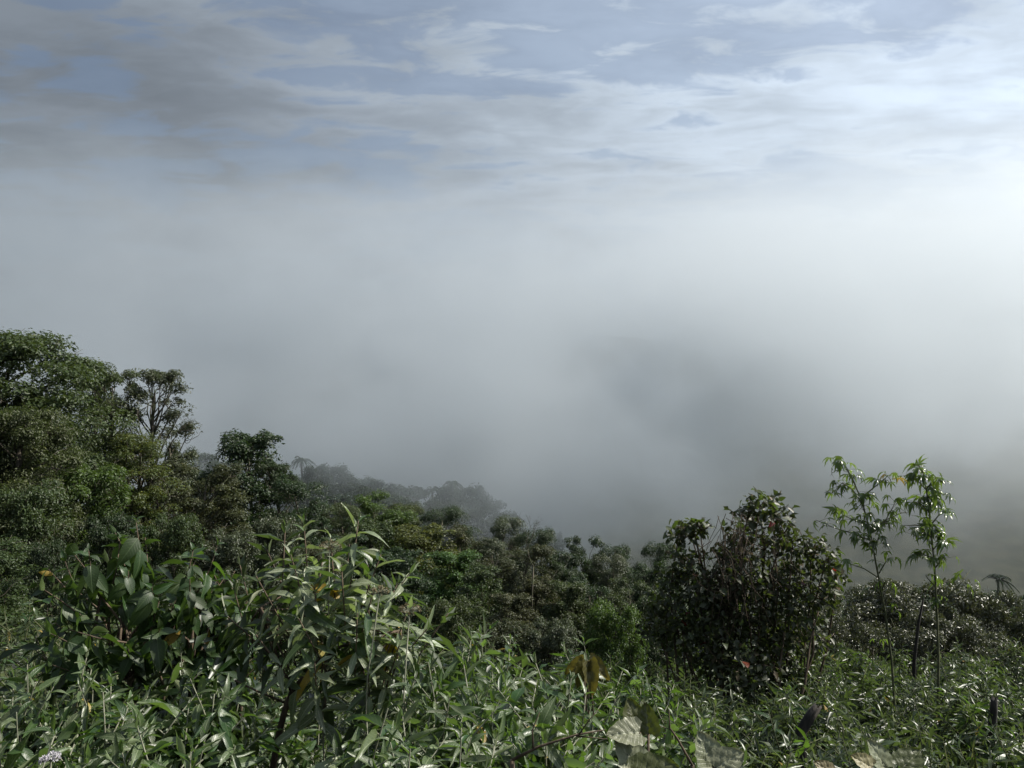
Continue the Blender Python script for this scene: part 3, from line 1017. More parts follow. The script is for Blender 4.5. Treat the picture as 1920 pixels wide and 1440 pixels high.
# --- the shrub with big dark drooping leaves, left
t, xy = place(265, 975, 4.6)
shrub('drooping_leaved_shrub', 'tall shrub with big dark green drooping leaves above the silvery thicket', 'shrub', None, t, xy, 0.70, 46, 0.185,
      ('dark', 'dark_fresh'), STEM, DARKC, 900, pairs=6, shoot_len=0.30, depth=0.85, budget=300, fill=320, fresh=0.20, yellow=0.004, droop=5.0, leaves_up=0.9)
t, xy = place(400, 1080, 4.9)
shrub('drooping_leaved_shrub', 'smaller dark-leaved shrub between the drooping one and the tallest silvery shrub', 'shrub', None, t, xy, 0.45, 20, 0.20,
      ('dark_fresh', 'dark'), STEM, DARKC, 901, pairs=6, shoot_len=0.28, depth=0.7, budget=200, fill=200, fresh=0.3, droop=3.5, leaves_up=0.9)

# --- scrub behind them on the left and in the middle, smaller leaves
mid = [(60, 1120, 8.0, 0.9), (140, 1160, 7.0, 0.8), (20, 1190, 6.2, 0.8), (230, 1130, 8.0, 0.9), (340, 1110, 8.5, 0.9), (440, 1090, 9.0, 0.9),
       (110, 1195, 5.4, 0.6), (560, 1110, 8.5, 0.9), (860, 1165, 8.0, 0.8), (960, 1185, 8.5, 0.8), (1050, 1210, 8.5, 0.8), (1140, 1225, 8.5, 0.8),
       (700, 1120, 8.2, 0.9), (780, 1150, 7.6, 0.8)]
for i, (px, py, y, R) in enumerate(mid):
    t, xy = place(px, py, y)
    lab = 'small-leaved green scrub plant %s' % ('behind the drooping dark-leaved shrub' if px < 500 else 'between the tallest silvery shrub and the forest' if px < 820 else 'at the foot of the forest dip')
    shrub('scrub_plant', lab, 'shrub', 'scrub: ' + lab,
          t, xy, R, 22, 0.13, ('silver', 'grey_fresh'), GREENST, SILVC, 300 + i, pairs=7, shoot_len=0.3, depth=1.0, budget=120, fill=900, fresh=0.3)

# --- the weed thicket on the right
rng = np.random.default_rng(5)
weeds = []
for y, lo, hi, step, py in ((13.0, 1380, 1990, 105, 1192), (11.0, 1290, 1960, 100, 1215), (9.2, 1380, 1960, 98, 1238), (7.8, 1250, 1960, 112, 1272),
                            (6.4, 1330, 1960, 122, 1305), (5.2, 1330, 1960, 135, 1345), (4.2, 1420, 1960, 150, 1385), (3.4, 1480, 1900, 170, 1415)):
    for px in np.arange(lo, hi, step):
        weeds.append((px + rng.uniform(-30, 30), py + rng.uniform(-14, 16) + (px - 1600) * 0.035, y * rng.uniform(0.95, 1.05), rng.uniform(0.5, 0.72) * (0.55 + y * 0.05)))
weeds = [w for w in weeds if not (w[0] > 1770 and w[2] < 4.8)]
for i, (px, py, y, R) in enumerate(weeds):
    t, xy = place(px, py, y)
    where = ('bordering the bronze-leaved trees' if y > 10 else 'around the feet of the sapling stems' if y > 7 else 'around the charred log' if px < 1650 else 'around the charred stump' if y > 4.7 else 'behind the withered tan leaves')
    shrub('silvery_weed', 'silvery narrow-leaved weed %s' % where, 'weed', 'silvery weeds ' + where,
          t, xy, R, int(16 + R * 14), 0.16 if y > 4.5 else 0.125, ('silver', 'grey_fresh' if i % 3 == 0 else 'silver'), GREENST, SILVC, 500 + i, pairs=9, shoot_len=0.30, depth=0.75,
          budget=130, fill=420, fresh=0.2, yellow=0.006, stems=3)


# --- the tall vine-covered bush with round leaves, some red
def vine_bush():
    rng = np.random.default_rng(12)
    y = 9.5
    b = at(1400, 1300, y)
    bz = hz(b.x, b.y)
    O = np.array([b.x, b.y, bz])
    root = empty('vine_covered_bush', O)
    tag(root, 'tall dark bush of round leaves, overgrown with dry vines, a few leaves red', 'bush')

    def q(px, py, dy=0.0):
        return np.array(at(px, py, y + dy)) - O
    tb = Tubes(6)
    lobes = [(1424, 948, 27, .6), (1402, 975, 28, .5), (1450, 965, 30, .4), (1470, 1000, 30, .35), (1395, 1015, 40, .5), (1435, 1030, 36, .25), (1372, 1048, 26, .6),
             (1485, 1030, 34, .35), (1520, 1035, 34, .4), (1500, 1075, 42, .4), (1545, 1065, 32, .5), (1570, 1080, 22, .4), (1390, 1080, 52, .8), (1345, 1105, 40, .7),
             (1450, 1090, 50, .6), (1295, 1000, 28, .9), (1272, 1008, 18, .7), (1312, 992, 16, .7), (1290, 1060, 34, .6), (1260, 1090, 30, .6), (1310, 1120, 48, .7),
             (1400, 1140, 62, .8), (1480, 1140, 55, .7), (1540, 1125, 36, .5), (1250, 1140, 36, .6), (1350, 1180, 60, .8), (1440, 1200, 62, .8), (1280, 1190, 50, .7),
             (1510, 1200, 46, .5), (1390, 1250, 66, .7), (1320, 1240, 52, .6), (1460, 1260, 52, .5), (1230, 1180, 34, .5)]
    cards = [[], [], [], []]
    singles = []
    for px, py, rad, dens in lobes:
        c = q(px, py, rng.normal(0, 0.18))
        r = rad / F * y
        n = int(1000 * dens * (r / 0.5) ** 2)
        P, T, Nn, ti = clump_leaves(rng, c, r, n, 1.0, 0.45, 0.5, shell=0.25)
        for l, v in zip(cards, (P, T, Nn, ti)):
            l.append(v)
        m = max(6, int(15 * dens))
        P, T, Nn, ti = clump_leaves(rng, c, r * 1.3, m, 1.0, 0.45, 0.5, shell=0.7)
        T[:, 2] += 0.15
        singles += list(zip(P, T, Nn))
        base = np.array([rng.normal(0, 0.15), rng.normal(0, 0.15), -0.1])
        tb.add(bend(base, c, rng, 0.06, 7), np.linspace(0.026, 0.008, 7))
        for k in range(6):
            td = rand_dirs(rng, 1)[0]
            td[2] = abs(td[2]) * 0.9 + 0.1
            e = c + td * r * rng.uniform(1.05, 1.4)
            Q = bend(c, e, rng, 0.12, 5)
            tb.add(Q, np.linspace(0.007, 0.002, 5))
            for f in (0.55, 0.7, 0.8, 0.9, 1.0, 1.0):                    # leaves along the twig
                p = c + (e - c) * f + rng.normal(0, 0.012, 3)
                sd = rand_dirs(rng, 1)[0]
                tw = (p, nrm(td * 0.5 + sd + np.array([0, 0, -0.25])), nrm(UP * 0.7 + rng.normal(0, 0.5, 3)))
                if k < 2 and f > 0.75:
                    singles.append(tw)
                else:
                    for l_, v_ in zip(cards, (tw[0][None], tw[1][None], tw[2][None], np.array([rng.random()]))):
                        l_.append(v_)
    tb.add(np.array([q(1322, 1080), q(1312, 1045), q(1305, 1012), q(1300, 990)]), [0.016, 0.014, 0.011, 0.008])
    link(bpy.data.objects.new('stem', tb.mesh('vine_bush_stem', STEM)), root)
    P, T, Nn, ti = (np.concatenate(v) for v in cards)
    S = rng.uniform(0.06, 0.115, len(P))
    link(tag(bpy.data.objects.new('foliage', leaf_cards('vine_bush_foliage', P, T, Nn, S, S * 0.62, ti, CM['bushc'])), kind='stuff'), root)
    rng.shuffle(singles)
    for P, T, Nn in singles[:300]:
        red = rng.random() < 0.03
        k = 'red' if red else 'bush'
        put_leaf(root, LV[k][rng.integers(3)], P, T, Nn, rng.uniform(0.085, 0.13))
    # dry vines hanging over the crown
    vn = Tubes(4)
    for i in range(150):
        a = q(rng.choice([1385, 1360, 1400, 1370, 1440]) + rng.normal(0, 22), rng.uniform(960, 1120), -0.35 + rng.normal(0, 0.12))
        ln = rng.uniform(0.2, 0.7)
        e = a + np.array([rng.normal(0, 0.14), rng.normal(0, 0.08), -ln])
        vn.add(bend(a, e, rng, 0.14, 5), np.linspace(0.004, 0.0018, 5))
    link(tag(bpy.data.objects.new('dry_vine', vn.mesh('dry_vine', DRYV)), kind='stuff'), root)


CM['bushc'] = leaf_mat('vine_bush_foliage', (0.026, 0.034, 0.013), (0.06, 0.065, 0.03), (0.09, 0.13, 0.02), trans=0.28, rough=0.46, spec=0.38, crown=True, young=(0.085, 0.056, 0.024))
vine_bush()


# --- the twin saplings with lobed leaves
def sapling(label, stem, branches, nleaf, seed, y, leaf=0.17, wid=0.10):
    rng = np.random.default_rng(seed)
    b = at(stem[0][0], stem[0][1], y)
    bz = hz(b.x, b.y)
    O = np.array([b.x, b.y, bz])
    root = empty('sapling', O)
    tag(root, label, 'sapling', 'twin saplings with lobed leaves')

    def q(px, py, dy=0.0):
        return np.array(at(px, py, y + dy)) - O
    tb = Tubes(6)
    S = np.array([[0, 0, -0.15]] + [q(px, py) for px, py in stem])
    tb.add(S, np.linspace(0.016, 0.004, len(S)))
    L = []
    for pts, dens in branches:
        dy = rng.normal(0, 0.10)
        P = np.array([q(px, py, dy * i / len(pts)) for i, (px, py) in enumerate(pts)])
        tb.add(P, np.linspace(0.008, 0.003, len(P)))
        L += [(P, dens)]
    tot = sum(d for _, d in L)
    for P, dens in L:
        for k in range(max(2, int(nleaf * dens / tot))):
            f = rng.random() ** 0.7 * (len(P) - 1)
            i = min(int(f), len(P) - 2)
            p = P[i] + (P[i + 1] - P[i]) * (f - i)
            d = rand_dirs(rng, 1)[0] * np.array([1, 1, 0.5])
            off = d * rng.uniform(0.03, wid) + np.array([0, 0, 0.02])
            T = np.array([d[0], d[1], -0.35 + rng.normal(0, 0.4)])
            Nn = np.array([d[0] * 0.8, d[1] * 0.8, 0.7]) + rng.normal(0, 0.25, 3)
            tb.add(np.array([p, p + off * 0.6, p + off]), [0.0022, 0.0018, 0.0015])
            k_ = 'palm_yellow' if rng.random() < 0.015 else 'palm5'
            put_leaf(root, LV[k_][rng.integers(len(LV[k_]))], p + off, T, Nn, leaf * rng.uniform(0.6, 1.1))
    link(bpy.data.objects.new('stem', tb.mesh('sapling_stem', GREENST)), root)


sapling('taller sapling with a leaning stem and widely spread lobed leaves',
        [(1678, 1330), (1672, 1240), (1660, 1150), (1645, 1070), (1632, 1000), (1618, 945), (1600, 900), (1585, 872)],
        [([(1612, 930), (1598, 898), (1580, 868), (1565, 868)], 1.5), ([(1620, 950), (1600, 920), (1580, 905), (1560, 925), (1548, 920)], 1.2),
         ([(1625, 925), (1650, 905), (1665, 892), (1672, 905)], 0.8), ([(1628, 985), (1600, 975), (1580, 965), (1570, 950)], 1.0),
         ([(1632, 1000), (1655, 985), (1672, 955), (1680, 940)], 0.9), ([(1632, 1000), (1660, 975), (1690, 962), (1705, 960)], 0.9),
         ([(1635, 1015), (1600, 1000), (1565, 990), (1530, 975)], 1.2), ([(1620, 950), (1615, 930), (1605, 915)], 1.3),
         ([(1630, 990), (1625, 970), (1612, 940)], 1.3), ([(1640, 1030), (1650, 1000), (1658, 975)], 1.0), ([(1642, 1040), (1620, 1015), (1605, 1000)], 0.9),
         ([(1648, 1075), (1660, 1055), (1668, 1045)], 0.5), ([(1652, 1110), (1660, 1090), (1672, 1100)], 0.3),
         ([(1662, 1160), (1672, 1140), (1684, 1134)], 0.25), ([(1668, 1215), (1655, 1200), (1650, 1188)], 0.2), ([(1650, 1085), (1620, 1066), (1590, 1056), (1565, 1046)], 0.15)], 185, 21, 8.8, 0.135, 0.15)
sapling('straight sapling with a dense narrow column of broader lobed leaves',
        [(1758, 1340), (1760, 1240), (1757, 1150), (1752, 1060), (1746, 1000), (1740, 940), (1732, 890), (1728, 872)],
        [([(1735, 900), (1728, 880), (1722, 872)], 1.4), ([(1738, 920), (1715, 895), (1705, 890)], 1.0), ([(1738, 915), (1755, 895), (1765, 905)], 1.0),
         ([(1742, 955), (1760, 925), (1776, 928)], 0.9), ([(1742, 960), (1722, 940), (1712, 945)], 1.0), ([(1744, 980), (1720, 985), (1695, 985)], 1.0),
         ([(1745, 985), (1765, 960), (1772, 960)], 0.9), ([(1748, 1010), (1730, 990), (1715, 1005)], 1.1), ([(1750, 1030), (1768, 1010), (1772, 1020)], 1.0),
         ([(1750, 1045), (1730, 1040), (1722, 1045)], 1.1), ([(1753, 1065), (1770, 1045), (1776, 1050)], 0.8), ([(1745, 985), (1743, 950), (1738, 920)], 1.6),
         ([(1751, 1050), (1748, 1010), (1745, 985)], 1.6), ([(1757, 1140), (1800, 1095), (1820, 1068)], 0.6), ([(1757, 1150), (1775, 1105), (1782, 1085)], 0.5), ([(1754, 1100), (1740, 1085), (1735, 1078)], 0.3)], 170, 22, 9.0, 0.155, 0.13)


# --- broad crumpled leaves low in front
def broad_leaf_mesh(name, seed, mat, W=0.9, crumple=0.07, cup=0.25, nu=14, nv=16):
    """a wide heart-shaped leaf, pleated along its side veins, with a ragged edge"""
    rng = np.random.default_rng(seed)
    V, uv, Fs = [], [], []
    ph = rng.random(6) * 6.28
    for j in range(nv + 1):
        v = j / nv
        w = W * 0.5 * math.sin(math.pi * min(1, (v * 0.94 + 0.05) ** 0.62)) ** 0.65
        w *= 1 + 0.05 * math.sin(v * 25 + ph[0]) + 0.03 * math.sin(v * 57 + ph[1])
        for i in range(nu + 1):
            u = -1 + 2 * i / nu
            x = u * w
            pleat = abs(math.sin((v - abs(u) * 0.38) * 16.0)) * crumple * (1 - 0.3 * abs(u))
            z = pleat + cup * (u * u * 0.35 - v * v * 0.5) + 0.02 * math.sin(x * 17 + ph[2]) * math.sin(v * 13 + ph[3]) - (0.035 if i == nu // 2 else 0)
            V.append((x, v - 0.12 * u * u * (1 - v), z))
            uv.append((0.5 + u * 0.5, v))
    for j in range(nv):
        for i in range(nu):
            a = j * (nu + 1) + i
            Fs.append((a, a + 1, a + nu + 2, a + nu + 1))
    return mesh_py(name, V, Fs, mat, uv=np.array(uv))


DRYL = leaf_mat('crumpled_pale_leaf', (0.17, 0.185, 0.115), (0.25, 0.26, 0.18), (0.35, 0.36, 0.20), trans=0.15, rough=0.4, spec=0.4, var=0.2, veins=True, blot_k=0.12)
OLDL = leaf_mat('dark_broad_leaf', (0.055, 0.065, 0.020), (0.12, 0.13, 0.06), (0.14, 0.18, 0.02), trans=0.25, rough=0.4, spec=0.45, var=0.25, veins=True, blot_k=0.1)
TANL = leaf_mat('withered_tan_leaf', (0.19, 0.165, 0.08), (0.24, 0.21, 0.12), (0.35, 0.26, 0.07), trans=0.2, rough=0.5, var=0.25, veins=True, blot_k=0.12)
BRNL = leaf_mat('browning_leaf', (0.055, 0.050, 0.012), (0.09, 0.075, 0.03), (0.15, 0.13, 0.02), trans=0.35, rough=0.45, var=0.3, veins=True)
BL = {n: [broad_leaf_mesh('%s_%d' % (n, i), 10 * i + s, m) for i in range(2)] for s, (n, m) in enumerate((('pale', DRYL), ('dark', OLDL), ('tan', TANL)))}
BL['brown'] = [broad_leaf_mesh('brown_%d' % i, 50 + i, BRNL, W=0.55, crumple=0.03, cup=0.5) for i in range(2)]


def rib_mesh():
    tb = Tubes(5)
    v = np.linspace(0, 0.97, 9)
    tb.add(np.stack([np.zeros(9), v, -0.125 * v * v + 0.0 * v - 0.028 + 0.035 * np.abs(np.sin(v * 16))], 1), np.linspace(0.022, 0.005, 9))
    return tb.mesh('midrib', PALE)


RIB = rib_mesh()


def broad_plant(label, ppx, ppy, y, leaves, name='broad_leaved_plant'):
    b = at(ppx, ppy, y)
    bz = hz(b.x, b.y)
    O = np.array([b.x, b.y, bz])
    root = empty(name, O)
    tag(root, label, 'plant')
    rng = np.random.default_rng(int(ppx))
    tb = Tubes(5)
    for kind, px, py, dy, T, Nn, s in leaves:
        P = np.array(at(px, py, y + dy)) - O
        lf = put_leaf(root, BL[kind][rng.integers(2)], P, np.array(T, float), np.array(Nn, float), s)
        if kind != 'brown':
            link(bpy.data.objects.new('midrib', RIB), lf)
        tb.add(bend([0, 0, -0.1], P, rng, 0.05, 6), np.linspace(0.009, 0.004, 6))
    link(bpy.data.objects.new('stem', tb.mesh('broad_stem', STEM)), root)


broad_plant('plant with broad crumpled dark and pale leaves paired on a reddish stem', 1215, 1440, 2.35, [
    ('dark', 1196, 1378, 0.0, (-0.2, 0.35, 0.9), (0.3, -0.9, 0.35), 0.107), ('pale', 1200, 1374, -0.05, (-0.95, -0.2, 0.05), (0.1, -0.55, 0.8), 0.103),
    ('dark', 1216, 1376, -0.03, (-0.05, 0.3, 0.95), (-0.3, -0.9, 0.3), 0.086),
    ('pale', 1205, 1452, -0.1, (-0.6, 0.3, 0.75), (0.2, -0.7, 0.6), 0.120), ('dark', 1190, 1455, -0.15, (0.9, -0.1, 0.25), (-0.1, -0.5, 0.85), 0.129)])
broad_plant('plant with one large silvery crumpled leaf fanned open', 1345, 1470, 2.3, [
    ('pale', 1340, 1440, 0.0, (-0.35, 0.3, 0.85), (0.1, -0.85, 0.45), 0.107), ('pale', 1340, 1440, -0.03, (0.85, 0.1, 0.40), (-0.15, -0.8, 0.55), 0.099)])
broad_plant('plant with withered tan and pale crumpled leaves beside a dark glossy one', 1640, 1480, 2.4, [
    ('pale', 1660, 1440, 0.0, (-0.45, 0.3, 0.85), (0.35, -0.8, 0.45), 0.090), ('tan', 1635, 1440, -0.05, (-0.75, 0.1, 0.45), (0.05, -0.65, 0.75), 0.069),
    ('tan', 1560, 1450, 0.02, (-0.8, 0.2, 0.5), (0.1, -0.7, 0.7), 0.060), ('dark', 1690, 1442, -0.05, (0.75, 0.3, 0.45), (-0.3, -0.7, 0.65), 0.095)])
broad_plant('plant with orange-brown drooping leaves standing out of the silvery thicket', 1105, 1330, 4.4, [
    ('brown', 1098, 1240, 0.0, (-0.35, -0.35, -0.85), (-0.2, -0.9, 0.35), 0.15), ('brown', 1102, 1240, -0.02, (0.15, -0.4, -0.9), (0.25, -0.85, 0.4), 0.18),
    ('brown', 1104, 1238, 0.02, (0.75, -0.1, -0.6), (0.5, -0.6, 0.6), 0.16), ('brown', 1096, 1240, 0.05, (-0.8, 0.1, -0.5), (-0.4, -0.6, 0.6), 0.14)])


# --- dead wood
def snag(label, pts, radii, y, name='dead_stump', mat=None, cat='stump'):
    b = at(*pts[0], y)
    bz = hz(b.x, b.y)
    O = np.array([b.x, b.y, bz])
    root_pts = np.array([[0, 0, -0.15]] + [np.array(at(px, py, y)) - O for px, py in pts[1:]])
    rng = np.random.default_rng(int(pts[0][0]))
    tb = Tubes(9)
    tb.add(root_pts, radii)
    # splintered top: the last ring is torn to uneven heights, the shaft is out of round
    k = len(root_pts)
    prof = rng.uniform(0.75, 1.2, 9)
    ax = nrm(root_pts[-1] - root_pts[-2])
    for i in range(k):
        tb.V[i] = root_pts[i] + (tb.V[i] - root_pts[i]) * (prof * rng.uniform(0.92, 1.08, 9))[:, None]
    tb.V[k - 1] = tb.V[k - 1] + ax * (rng.uniform(-0.05, 0.02, 9))[:, None]
    o = bpy.data.objects.new(name, tb.mesh(name, mat or CHAR))
    o.location = O
    tag(o, label, cat)
    return link(o)


snag('charred leaning log sticking out of the silvery weeds', [(1496, 1410), (1500, 1372), (1516, 1345), (1532, 1322)], [0.042, 0.042, 0.038, 0.030], 6.0, 'charred_log', cat='log')
snag('charred upright stump among the weeds near the grass tuft', [(1862, 1400), (1861, 1350), (1863, 1328), (1864, 1306)], [0.05, 0.040, 0.036, 0.028], 6.6)
snag('thin dark bare pole rising between the twin sapling stems', [(1714, 1300), (1714, 1240), (1722, 1170), (1732, 1120)], [0.024, 0.022, 0.018, 0.010], 10.0, 'dead_pole', cat='pole')

# bare dark twig low in front
def twig(label, y, lines, mat, name='bare_twig'):
    b = at(*lines[0][0][0], y)
    O = np.array([b.x, b.y, hz(b.x, b.y)])
    tb = Tubes(5)
    first = np.array(b) - O
    tb.add(np.array([[0, 0, -0.1], first * np.array([1, 1, 0.5]) + [0.03, 0, 0], first]), [0.010, 0.009, 0.008])
    for pts, r0, r1 in lines:
        P = np.array([np.array(at(px, py, y)) - O for px, py in pts])
        tb.add(P, np.linspace(r0, r1, len(P)))
    o = bpy.data.objects.new(name, tb.mesh(name, mat))
    o.location = O
    tag(o, label, 'twig')
    return link(o)


twig('bare dark twig forking low across the silvery thicket', 2.5, [([(960, 1425), (1010, 1400), (1080, 1378), (1135, 1368)], 0.006, 0.002), ([(1080, 1380), (1110, 1383), (1140, 1386)], 0.003, 0.001),
     ([(1000, 1405), (998, 1370), (1012, 1335)], 0.004, 0.0015), ([(1085, 1378), (1105, 1350), (1122, 1330)], 0.003, 0.001)], STEM)
twig('bare pale twig slanting between the broad crumpled leaves', 2.6, [([(1298, 1435), (1270, 1385), (1256, 1365), (1254, 1330)], 0.005, 0.002), ([(1256, 1368), (1240, 1362), (1228, 1360)], 0.002, 0.001)], STEM)


# --- flower heads
def flower(label, px, py, y, r, petal, n=40):
    rng = np.random.default_rng(int(px))
    b = at(px, py, y)
    O = np.array([b.x, b.y, hz(b.x, b.y)])
    top = np.array(b) - O
    root = empty('flowering_stem', O)
    tag(root, label, 'flower')
    tb = Tubes(5)
    tb.add(bend([0, 0, -0.08], top - [0, 0, r], rng, 0.02, 6), np.linspace(0.006, 0.003, 6))
    P = []
    for i in range(n):
        d = rand_dirs(rng, 1)[0]
        d[2] = abs(d[2]) * 0.6
        e = top - np.array([0, 0, r]) + d * r * np.array([1.3, 1.3, 1.3])
        tb.add(np.array([top - [0, 0, r], e]), [0.0015, 0.001])
        P.append(e)
    link(bpy.data.objects.new('stem', tb.mesh('flower_stem', PALE)), root)
    P = np.repeat(np.array(P), 5, 0)
    D = rand_dirs(rng, len(P)) + UP * 0.5
    link(tag(bpy.data.objects.new('florets', leaf_cards('florets', P, D, rand_dirs(rng, len(P)), 0.010, 0.006, rng.random(len(P)), petal)), kind='stuff'), root)


PET = leaf_mat('lilac_white_petal', (0.55, 0.52, 0.58), (0.6, 0.58, 0.6), (0.5, 0.48, 0.5), trans=0.3, rough=0.6, crown=True)
BUD = leaf_mat('brown_buds', (0.16, 0.13, 0.07), (0.2, 0.16, 0.09), (0.2, 0.16, 0.08), trans=0.2, rough=0.6, crown=True)
flower('lilac-white flower head low in the silvery thicket', 95, 1412, 2.35, 0.022, PET)
flower('brownish bud cluster among the top leaves of the tallest silvery shrub', 618, 1012, 3.75, 0.04, BUD)
flower('brownish bud cluster over the browning leaf of the silvery thicket', 768, 1130, 3.6, 0.04, BUD)
flower('brownish bud cluster among the hanging pointed leaves', 712, 1098, 3.55, 0.035, BUD)


# --- grass tuft, palms, undergrowth
def grass():
    rng = np.random.default_rng(8)
    Ps, Ts, Ls = [], [], []
    for i in range(1500):
        px = rng.uniform(1780, 1960)
        y = rng.uniform(4.4, 6.8)
        x = (px - 960) / F * y
        Ps.append((x, y, hz(x, y) - 0.02))
        Ts.append((rng.normal(0, 0.22), rng.normal(0, 0.22), 1.0))
        Ls.append(rng.uniform(0.9, 1.75))
    P, T, L = np.array(Ps), np.array(Ts), np.array(Ls)
    Nn = nrm(np.stack([rng.normal(0, 1, len(P)), rng.normal(0, 1, len(P)), np.zeros(len(P))], 1))
    g = leaf_mat('grass_blades', (0.10, 0.12, 0.03), (0.12, 0.13, 0.04), (0.2, 0.24, 0.03), trans=0.35, rough=0.5, crown=True, young=(0.2, 0.18, 0.06))
    o = link(bpy.data.objects.new('grass', leaf_cards('grass', P, T, Nn, L, 0.014, rng.random(len(P)), g)))
    tag(o, 'tall yellow-green grass growing between the silvery weeds', 'grass', kind='stuff')


grass()


def undergrowth():
    """low leafy cover over the slope, between and under the shrubs and trees"""
    rng = np.random.default_rng(9)
    n = 90000
    y = 1.2 + 62 * rng.random(n) ** 1.7
    x = (rng.random(n) * 2 - 1) * (y * 0.78 + 2.0)
    z = height(x, y)
    hh = np.minimum(0.9, 0.25 + 0.05 * y) * rng.random(n) ** 0.7
    P = np.stack([x, y, z + hh], 1)
    keep = np.linalg.norm(P, axis=1) > 1.6
    P = P[keep]
    n = len(P)
    Nn = nrm(rng.normal(0, 0.5, (n, 3)) + UP)
    T = np.cross(Nn, rng.normal(0, 1, (n, 3)))
    L = rng.uniform(0.6, 1.2, n) * (0.10 + 0.004 * P[:, 1])
    o = link(bpy.data.objects.new('undergrowth', leaf_cards('undergrowth', P, T, Nn, L, L * 0.42, rng.random(n), CM['olive'])))
    tag(o, 'low leafy undergrowth covering the slope between shrubs and trees', 'undergrowth', kind='stuff')


undergrowth()


def palm(px, py, y, r, label):
    p = at(px, py, y)
    b = hz(p.x, p.y)
    O = np.array([p.x, p.y, b])
    root = empty('palm_tree', O)
    tag(root, label, 'palm tree', 'palms in the mist')
    rng = np.random.default_rng(int(px))
    H = p.z - b
    tb = Tubes(7)
    tb.add(bend([0, 0, -0.3], [0, 0, H], rng, 0.01, 6), np.linspace(0.16, 0.11, 6))
    t = bpy.data.objects.new('trunk', tb.mesh('palm_trunk', BARK))
    link(t, root)
    for i in range(11):
        a = i * 2.4 + rng.random() * 0.4
        el = rng.uniform(0.0, 1.25)
        d = np.array([math.cos(a) * math.cos(el), math.sin(a) * math.cos(el), math.sin(el)])
        k = 14
        pts = np.array([np.array([0, 0, H]) + d * r * f + np.array([0, 0, -0.75 * r * f * f]) for f in np.linspace(0, 1, k)])
        fr = Tubes(4)
        P, T, Nn = [], [], []
        side = nrm(np.cross(d, UP))
        for j in range(1, k):
            for sg in (-1, 1):
                for h in (0, 0.5):
                    P.append(pts[j] * (1 - h) + pts[j - 1] * h)
                    T.append(side * sg + d * 0.5 + np.array([0, 0, -0.55]))
                    Nn.append(UP + side * sg * 0.4)
        me = leaf_cards('frond', np.array(P), np.array(T), np.array(Nn), r * 0.26, r * 0.045, rng.random(len(P)), CM['dark'])
        link(bpy.data.objects.new('frond', me), root)


palm(565, 862, 84, 1.5, 'pale palm with ragged fronds beside the faded tree clump in the mist')
palm(811, 918, 88, 1.3, 'small palm standing alone between two faded trees in the mist')
palm(848, 906, 93, 1.3, 'palm head poking out of the faded round crown in the mist')
palm(1872, 1086, 88, 1.9, 'dark palm below the mist beyond the bronze-leaved trees')


# --- bare twiggy tree at the edge of the slender trees
def bare_tree(bx_, ty_, y, seed, label, lev=5, ln=0.55, tilt=0.5):
    rng = np.random.default_rng(seed)
    b = at(bx_, 1000, y)
    O = np.array([b.x, b.y, hz(b.x, b.y)])
    tb = Tubes(4)

    def grow(p, d, ln, r, lev):
        e = p + d * ln
        tb.add(bend(p, e, rng, 0.05, 4), np.linspace(r, r * 0.6, 4))
        if lev == 0:
            return
        for k in range(3):
            nd = nrm(d + rng.normal(0, 0.45, 3) + np.array([0.08, 0, 0.12]))
            grow(e, nd, ln * rng.uniform(0.55, 0.8), r * 0.55, lev - 1)
    H = at(bx_, ty_, y).z - O[2]
    tb.add(bend([0, 0, -0.2], [0, 0, H], rng, 0.02, 6), np.linspace(0.045, 0.03, 6))
    grow(np.array([0, 0, H]), nrm(np.array([tilt, 0, 0.9])), ln, 0.026, lev)
    o = bpy.data.objects.new('bare_tree', tb.mesh('bare_tree', BARK))
    o.location = O
    tag(o, label, 'tree')
    link(o)


bare_tree(318, 840, 31, 44, 'small leafless twiggy tree at the mist edge of the slender open tree')
bare_tree(1000, 1062, 30, 45, 'leafless grey tree with crooked twigs in the dip of the forest', 5, 0.7, -0.3)


# ------------------------------------------------------------------ the drifting mist of the valley
def volume_box(name, lo, hi, label):
    V = [(x, y, z) for x in (lo[0], hi[0]) for y in (lo[1], hi[1]) for z in (lo[2], hi[2])]
    Fs = [(0, 1, 3, 2), (4, 6, 7, 5), (0, 4, 5, 1), (2, 3, 7, 6), (0, 2, 6, 4), (1, 5, 7, 3)]
    m, t, out = new_mat(name)
    o = link(bpy.data.objects.new(name, mesh_py(name, V, Fs, m, smooth=False)))
    tag(o, label, 'mist', kind='stuff')
    return m, t, out


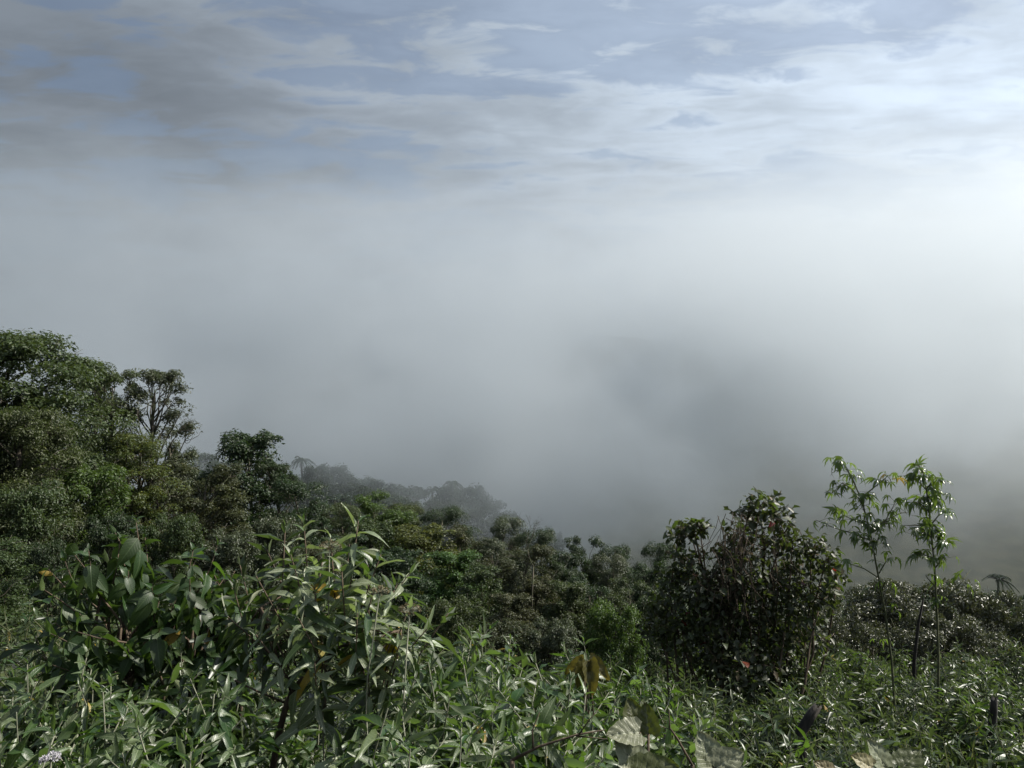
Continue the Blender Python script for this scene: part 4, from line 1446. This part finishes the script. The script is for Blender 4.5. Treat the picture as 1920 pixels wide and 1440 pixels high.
def make_mist():
    m, t, out = volume_box('mist', (-170, 44, -80), (270, 250, 84), 'bank of pale mist filling the valley beyond the forest')
    tcn = N(t, 'ShaderNodeTexCoord')
    s = N(t, 'ShaderNodeSeparateXYZ')
    t.links.new(tcn.outputs['Object'], s.inputs[0])
    x, y, z = s.outputs

    def noise(scale, detail, rough, loc, sc=(1, 1, 1), rot=0):
        mp = N(t, 'ShaderNodeMapping')
        mp.inputs['Scale'].default_value = sc
        mp.inputs['Location'].default_value = loc
        mp.inputs['Rotation'].default_value = (0, math.radians(rot), 0)
        t.links.new(tcn.outputs['Object'], mp.inputs[0])
        nz = N(t, 'ShaderNodeTexNoise')
        nz.inputs['Scale'].default_value = scale
        nz.inputs['Detail'].default_value = detail
        nz.inputs['Roughness'].default_value = rough
        t.links.new(mp.outputs[0], nz.inputs['Vector'])
        return nz.outputs[0]
    nb = noise(0.025, 5.0, 0.64, (15, 40, 7), (1, 0.8, 1.25), 25)
    n = M(t, 'SUBTRACT', nb, 0.5)                                 # about -0.25 .. 0.25
    # front of the bank
    front = ramp(t, M(t, 'ADD', y, M(t, 'MULTIPLY', n, 70.0)), 50, 96)
    back = ramp(t, y, 248, 205)
    # the cloud base hangs above the valley floor, its crest stands above eye level
    zz = M(t, 'ADD', z, M(t, 'MULTIPLY', n, 80.0))
    zb = M(t, 'ADD', z, M(t, 'MULTIPLY', n, 42.0))
    base = ramp(t, M(t, 'SUBTRACT', M(t, 'ADD', zb, M(t, 'MULTIPLY', M(t, 'SUBTRACT', y, 60.0), 0.06)), M(t, 'MULTIPLY', M(t, 'MINIMUM', M(t, 'MAXIMUM', x, 0.0), 52.0), 0.50)), -38, -8)
    crest = ramp(t, M(t, 'SUBTRACT', M(t, 'ADD', zz, M(t, 'MULTIPLY', M(t, 'ABSOLUTE', x), -0.10)), M(t, 'MULTIPLY', y, 0.2)), 18, -14)
    d = M(t, 'MULTIPLY', M(t, 'MULTIPLY', front, back), M(t, 'MULTIPLY', base, crest))
    d = M(t, 'MULTIPLY', d, M(t, 'MULTIPLY', ramp(t, x, -166, -130), ramp(t, x, 266, 225)))
    d = M(t, 'MULTIPLY', d, M(t, 'ADD', 0.42, M(t, 'MULTIPLY', ramp(t, x, -105, -38), 0.58)))      # thinner over the spur
    # thin patches where the far slope shows through
    for (cx, cy, cz), (rx, ry, rz), k, nk in (((25, 160, 1), (17, 85, 11), 0.72, 4.5), ((88, 118, -28), (38, 95, 24), 0.97, 1.6)):
        mp2 = N(t, 'ShaderNodeMapping')
        mp2.vector_type = 'TEXTURE'
        mp2.inputs['Location'].default_value = (cx, cy, cz)
        mp2.inputs['Scale'].default_value = (rx, ry, rz)
        mp2.inputs['Rotation'].default_value = (0, 0, -math.atan2(cx, cy))
        t.links.new(tcn.outputs['Object'], mp2.inputs[0])
        vs = N(t, 'ShaderNodeVectorMath', operation='LENGTH')
        t.links.new(mp2.outputs[0], vs.inputs[0])
        q = ramp(t, M(t, 'ADD', vs.outputs['Value'], M(t, 'MULTIPLY', n, nk)), 1.3, 0.1)
        d = M(t, 'MULTIPLY', d, M(t, 'SUBTRACT', 1.0, M(t, 'MULTIPLY', q, k)))
    # billows: dense puffs with thinner air between them
    body = M(t, 'ADD', 0.13, M(t, 'MULTIPLY', ramp(t, nb, 0.42, 0.62), 2.15))
    low = M(t, 'ADD', 0.46, M(t, 'MULTIPLY', ramp(t, z, 42, -12), 1.1))          # it thins upwards
    d = M(t, 'MULTIPLY', M(t, 'MULTIPLY', M(t, 'MULTIPLY', d, low), body), 0.030)
    pv = N(t, 'ShaderNodeVolumePrincipled')
    pv.inputs['Color'].default_value = (0.725, 0.765, 0.80, 1)
    pv.inputs['Anisotropy'].default_value = 0.58
    t.links.new(d, pv.inputs['Density'])
    t.links.new(pv.outputs[0], out.inputs['Volume'])


make_mist()
